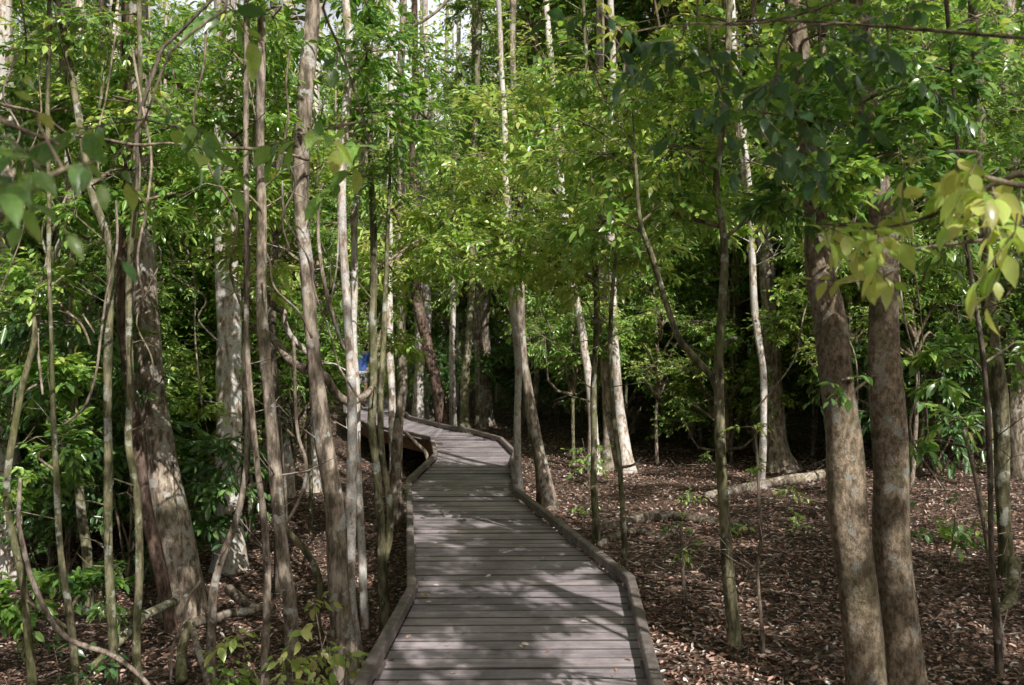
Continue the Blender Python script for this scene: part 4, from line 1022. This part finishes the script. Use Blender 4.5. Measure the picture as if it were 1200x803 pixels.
cnt = 0
while cnt < 58:
    d = rng.uniform(8.2, 16); px = rng.uniform(-80, 470) if rng.uniform() < .42 else rng.uniform(650, 1280)
    x = (px - CX) * d / F
    if not off_deck(x, d, 1.3) or (px > 600 and d < 11.5) or (px < 960 and px > 600 and d < 14) or (-4.6 < x < -1.3 and 6 < d < 10.5) or 385 < px < 470 or min((x - a) ** 2 + (d - b) ** 2 for a, b in ALL_STEMS) < .2: continue
    ALL_STEMS.append((x, d))
    zone = 'left of the boardwalk' if px < 480 else 'right of the boardwalk'
    g0 = gz(x, d); h = rng.uniform(2.6, 5.2)
    o = empty('leafy_sapling', (x, d, g0), 'slim leafy sapling filling the gaps between trunks ' + zone, 'sapling', 'leafy saplings ' + zone)
    k = rng.integers(len(POLE)); t = obj('trunk', POLE[k][int(rng.integers(1, 3))], o); t.scale = (.38, .38, (h + 1.2) / 10.5); t.rotation_euler = (0, 0, rng.uniform(0, 6.28))
    for z in ((h,) if h < 3.6 else (h, h - 1.9)):
        c = obj('crown', LOWC[rng.integers(3)], o, (rng.normal() * .1, rng.normal() * .1, z)); q = rng.uniform(.65, .95); c.scale = (q, q, q); c.rotation_euler = (0, 0, rng.uniform(0, 6.28))
    cnt += 1

# tall trees round and behind the viewer whose crowns shade the walk
for (x, y, h, *q_) in [(1.9, -.8, 8.6, .62), (8.5, -4.2, 9.5, .85), (7.8, -.3, 9), (0.6, -4.6, 9.5), (2.6, -6.6, 10.5), (6.9, 3.6, 8.5, .65), (-2.8, -1.2, 8.5), (3.7, -.9, 9.2, .62),
                  (-5, 2.6, 8), (-6.4, 1.2, 9.5), (8.4, -7.5, 11), (-7.8, 6.0, 9), (10, 8, 9.5), (12, 11, 10), (2.7, .3, 6.2, .55), (2.1, -1.1, 6.0, .42), (5.4, -1.2, 6.6, .36), (3.2, 2.1, 6.4, .55), (2.6, 3.9, 6.8, .5), (6.2, .9, 6.4, .6), (2.1, -3.9, 8.8, .6), (6.0, -1.4, 9.0, .6)]:
    o = empty('canopy_tree', (x, y, gz(x, y)), 'tall shade tree standing around and behind the viewer', 'tree', 'shade trees around the viewer')
    k = rng.integers(len(POLE)); 
    if q_ and q_[0] < .6:      # slim leaning understorey tree
        mt_ = MB(); bx, by_ = 1.5, .9
        o.location = (x + bx, y + by_, gz(x + bx, y + by_)); h -= o.location.z
        s_ = spline([(0, 0, -.1), (-.1, 0, h * .45), (-bx * .6, -by_ * .6, h * .75), (-bx, -by_, h)], 16)
        tube(mt_, s_, np.linspace(.045, .02, 16), 8, flare=.3)
        obj('trunk', mt_.mesh('trunk', M['moss']), o)
    else:
        t = obj('trunk', POLE[k][1], o); t.scale = (1.2, 1.2, h / 10.5); bx = by_ = 0
    c = obj('crown', HIGH[rng.integers(3)], o, (-bx, -by_, h)); q = q_[0] if q_ else rng.uniform(.85, 1.1); c.scale = (q, q, q * .85); c.rotation_euler = (0, 0, rng.uniform(0, 6.28))

# the far wood as one mass
def far_wood(n, ntr):
    mm = MB()
    d = rng.uniform(30, 62, n); px = rng.uniform(-260, 1460, n)
    x = (px - CX) * d / F
    hz = rng.uniform(0, 1, n) ** 1.9 * 18
    cl = np.sin(x * 1.1 + np.sin(d * .9) * 2) + np.sin(hz * 1.3 + x * .5) + np.sin(d * 1.5 + hz)
    keep = (cl > -1.3) | (rng.uniform(0, 1, n) < .25)
    x, d, hz = x[keep], d[keep], hz[keep]; n = len(x)
    z = ground_z(x, d) + hz
    ln = rng.uniform(.20, .36, n)
    ax = rand_dir(n); up = norm(np.array([[0, 0, 1.0]]) + rng.normal(size=(n, 3)) * .7)
    add_leaves(mm, np.stack([x, d, z], 1), ax, up, ln, ln * .5, np.clip(rng.normal(.5, .2, n), 0, 1), 0)
    for k in range(ntr):
        dd = rng.uniform(31, 60); xx = (rng.uniform(-260, 1460) - CX) * dd / F
        r = rng.uniform(.06, .18); nn = 6
        pts = np.stack([xx + np.cumsum(rng.normal(size=nn) * .12), np.full(nn, dd), gz(xx, dd) + np.linspace(-.2, 17, nn)], 1)
        tube(mm, pts, np.linspace(r, r * .5, nn), 7, 1 + int(rng.uniform() < .5))
    tag(obj('distant_forest', mm.mesh('distant_forest', [M['leaf_light'], M['pale'], M['grey']])), 'dense mass of far trees and leaves closing off the forest', 'forest', kind='stuff')  # distance haze imitated by the lighter leaf colour
far_wood(120000, 150)

# ------------------------------------------------------------------ light, sky, camera
az = math.atan2(.45, -.89); el = R(43)
sd = Vector((math.sin(az) * math.cos(el), math.cos(az) * math.cos(el), math.sin(el)))
sl = bpy.data.lights.new('sun', 'SUN'); sl.energy = 5.0; sl.angle = R(.36); sl.color = (1, .95, .88)
so = bpy.data.objects.new('sun', sl); C.objects.link(so); so.rotation_euler = sd.to_track_quat('Z', 'Y').to_euler(); so.location = (0, 0, 30)
wd = bpy.data.worlds.new('World'); sc.world = wd; wd.use_nodes = True
N = wd.node_tree.nodes; K = wd.node_tree.links
sky = N.new('ShaderNodeTexSky'); sky.sky_type = 'NISHITA'; sky.sun_disc = False
sky.sun_elevation = el; sky.sun_rotation = az; sky.air_density = 1.2; sky.dust_density = 10.0; sky.ozone_density = 1.0
hs = N.new('ShaderNodeHueSaturation'); hs.inputs['Saturation'].default_value = .5; K.new(sky.outputs[0], hs.inputs['Color']); tc = N.new('ShaderNodeTexCoord'); sx = N.new('ShaderNodeSeparateXYZ'); K.new(tc.outputs['Generated'], sx.inputs[0])
# white patches added to the sky low ahead, to whiten the leaf gaps
hz = N.new('ShaderNodeMapRange'); hz.interpolation_type = 'SMOOTHSTEP'; hz.inputs[1].default_value = .62; hz.inputs[2].default_value = .34; K.new(sx.outputs['Z'], hz.inputs[0])
fy_ = N.new('ShaderNodeMapRange'); fy_.interpolation_type = 'SMOOTHSTEP'; fy_.inputs[1].default_value = -.1; fy_.inputs[2].default_value = .5; K.new(sx.outputs['Y'], fy_.inputs[0])
cn = N.new('ShaderNodeTexNoise'); cn.inputs['Scale'].default_value = 5; cn.inputs['Detail'].default_value = 6; K.new(tc.outputs['Generated'], cn.inputs['Vector'])
cr = N.new('ShaderNodeMapRange'); cr.inputs[1].default_value = .32; cr.inputs[2].default_value = .5; K.new(cn.outputs[0], cr.inputs[0])
m1 = N.new('ShaderNodeMath'); m1.operation = 'MULTIPLY'; K.new(hz.outputs[0], m1.inputs[0]); K.new(fy_.outputs[0], m1.inputs[1])
m2 = N.new('ShaderNodeMath'); m2.operation = 'MULTIPLY'; K.new(m1.outputs[0], m2.inputs[0]); K.new(cr.outputs[0], m2.inputs[1])
cm = N.new('ShaderNodeMixRGB'); cm.inputs[2].default_value = (18, 18.6, 20, 1); K.new(m2.outputs[0], cm.inputs[0]); K.new(hs.outputs[0], cm.inputs[1])
K.new(cm.outputs[0], N['Background'].inputs[0]); N['Background'].inputs[1].default_value = .06

cam = bpy.data.cameras.new('camera'); co = bpy.data.objects.new('camera', cam); C.objects.link(co)
co.location = (0, 0, EYE); co.rotation_euler = (R(90), 0, 0)
cam.sensor_width = 36; cam.lens = 36 * F / 1200; cam.clip_start = .05; cam.clip_end = 2000
cam.dof.use_dof = True; cam.dof.focus_distance = 7.5; cam.dof.aperture_fstop = 4.0
sc.camera = co
sc.view_settings.view_transform = 'Standard'; sc.view_settings.look = 'None'; sc.view_settings.exposure = 0; sc.view_settings.gamma = 1
cy = sc.cycles
cy.max_bounces = 6; cy.diffuse_bounces = 2; cy.glossy_bounces = 2; cy.transmission_bounces = 4; cy.transparent_max_bounces = 4
cy.caustics_reflective = False; cy.caustics_refractive = False
cy.use_denoising = True; cy.use_adaptive_sampling = True; cy.adaptive_threshold = .03
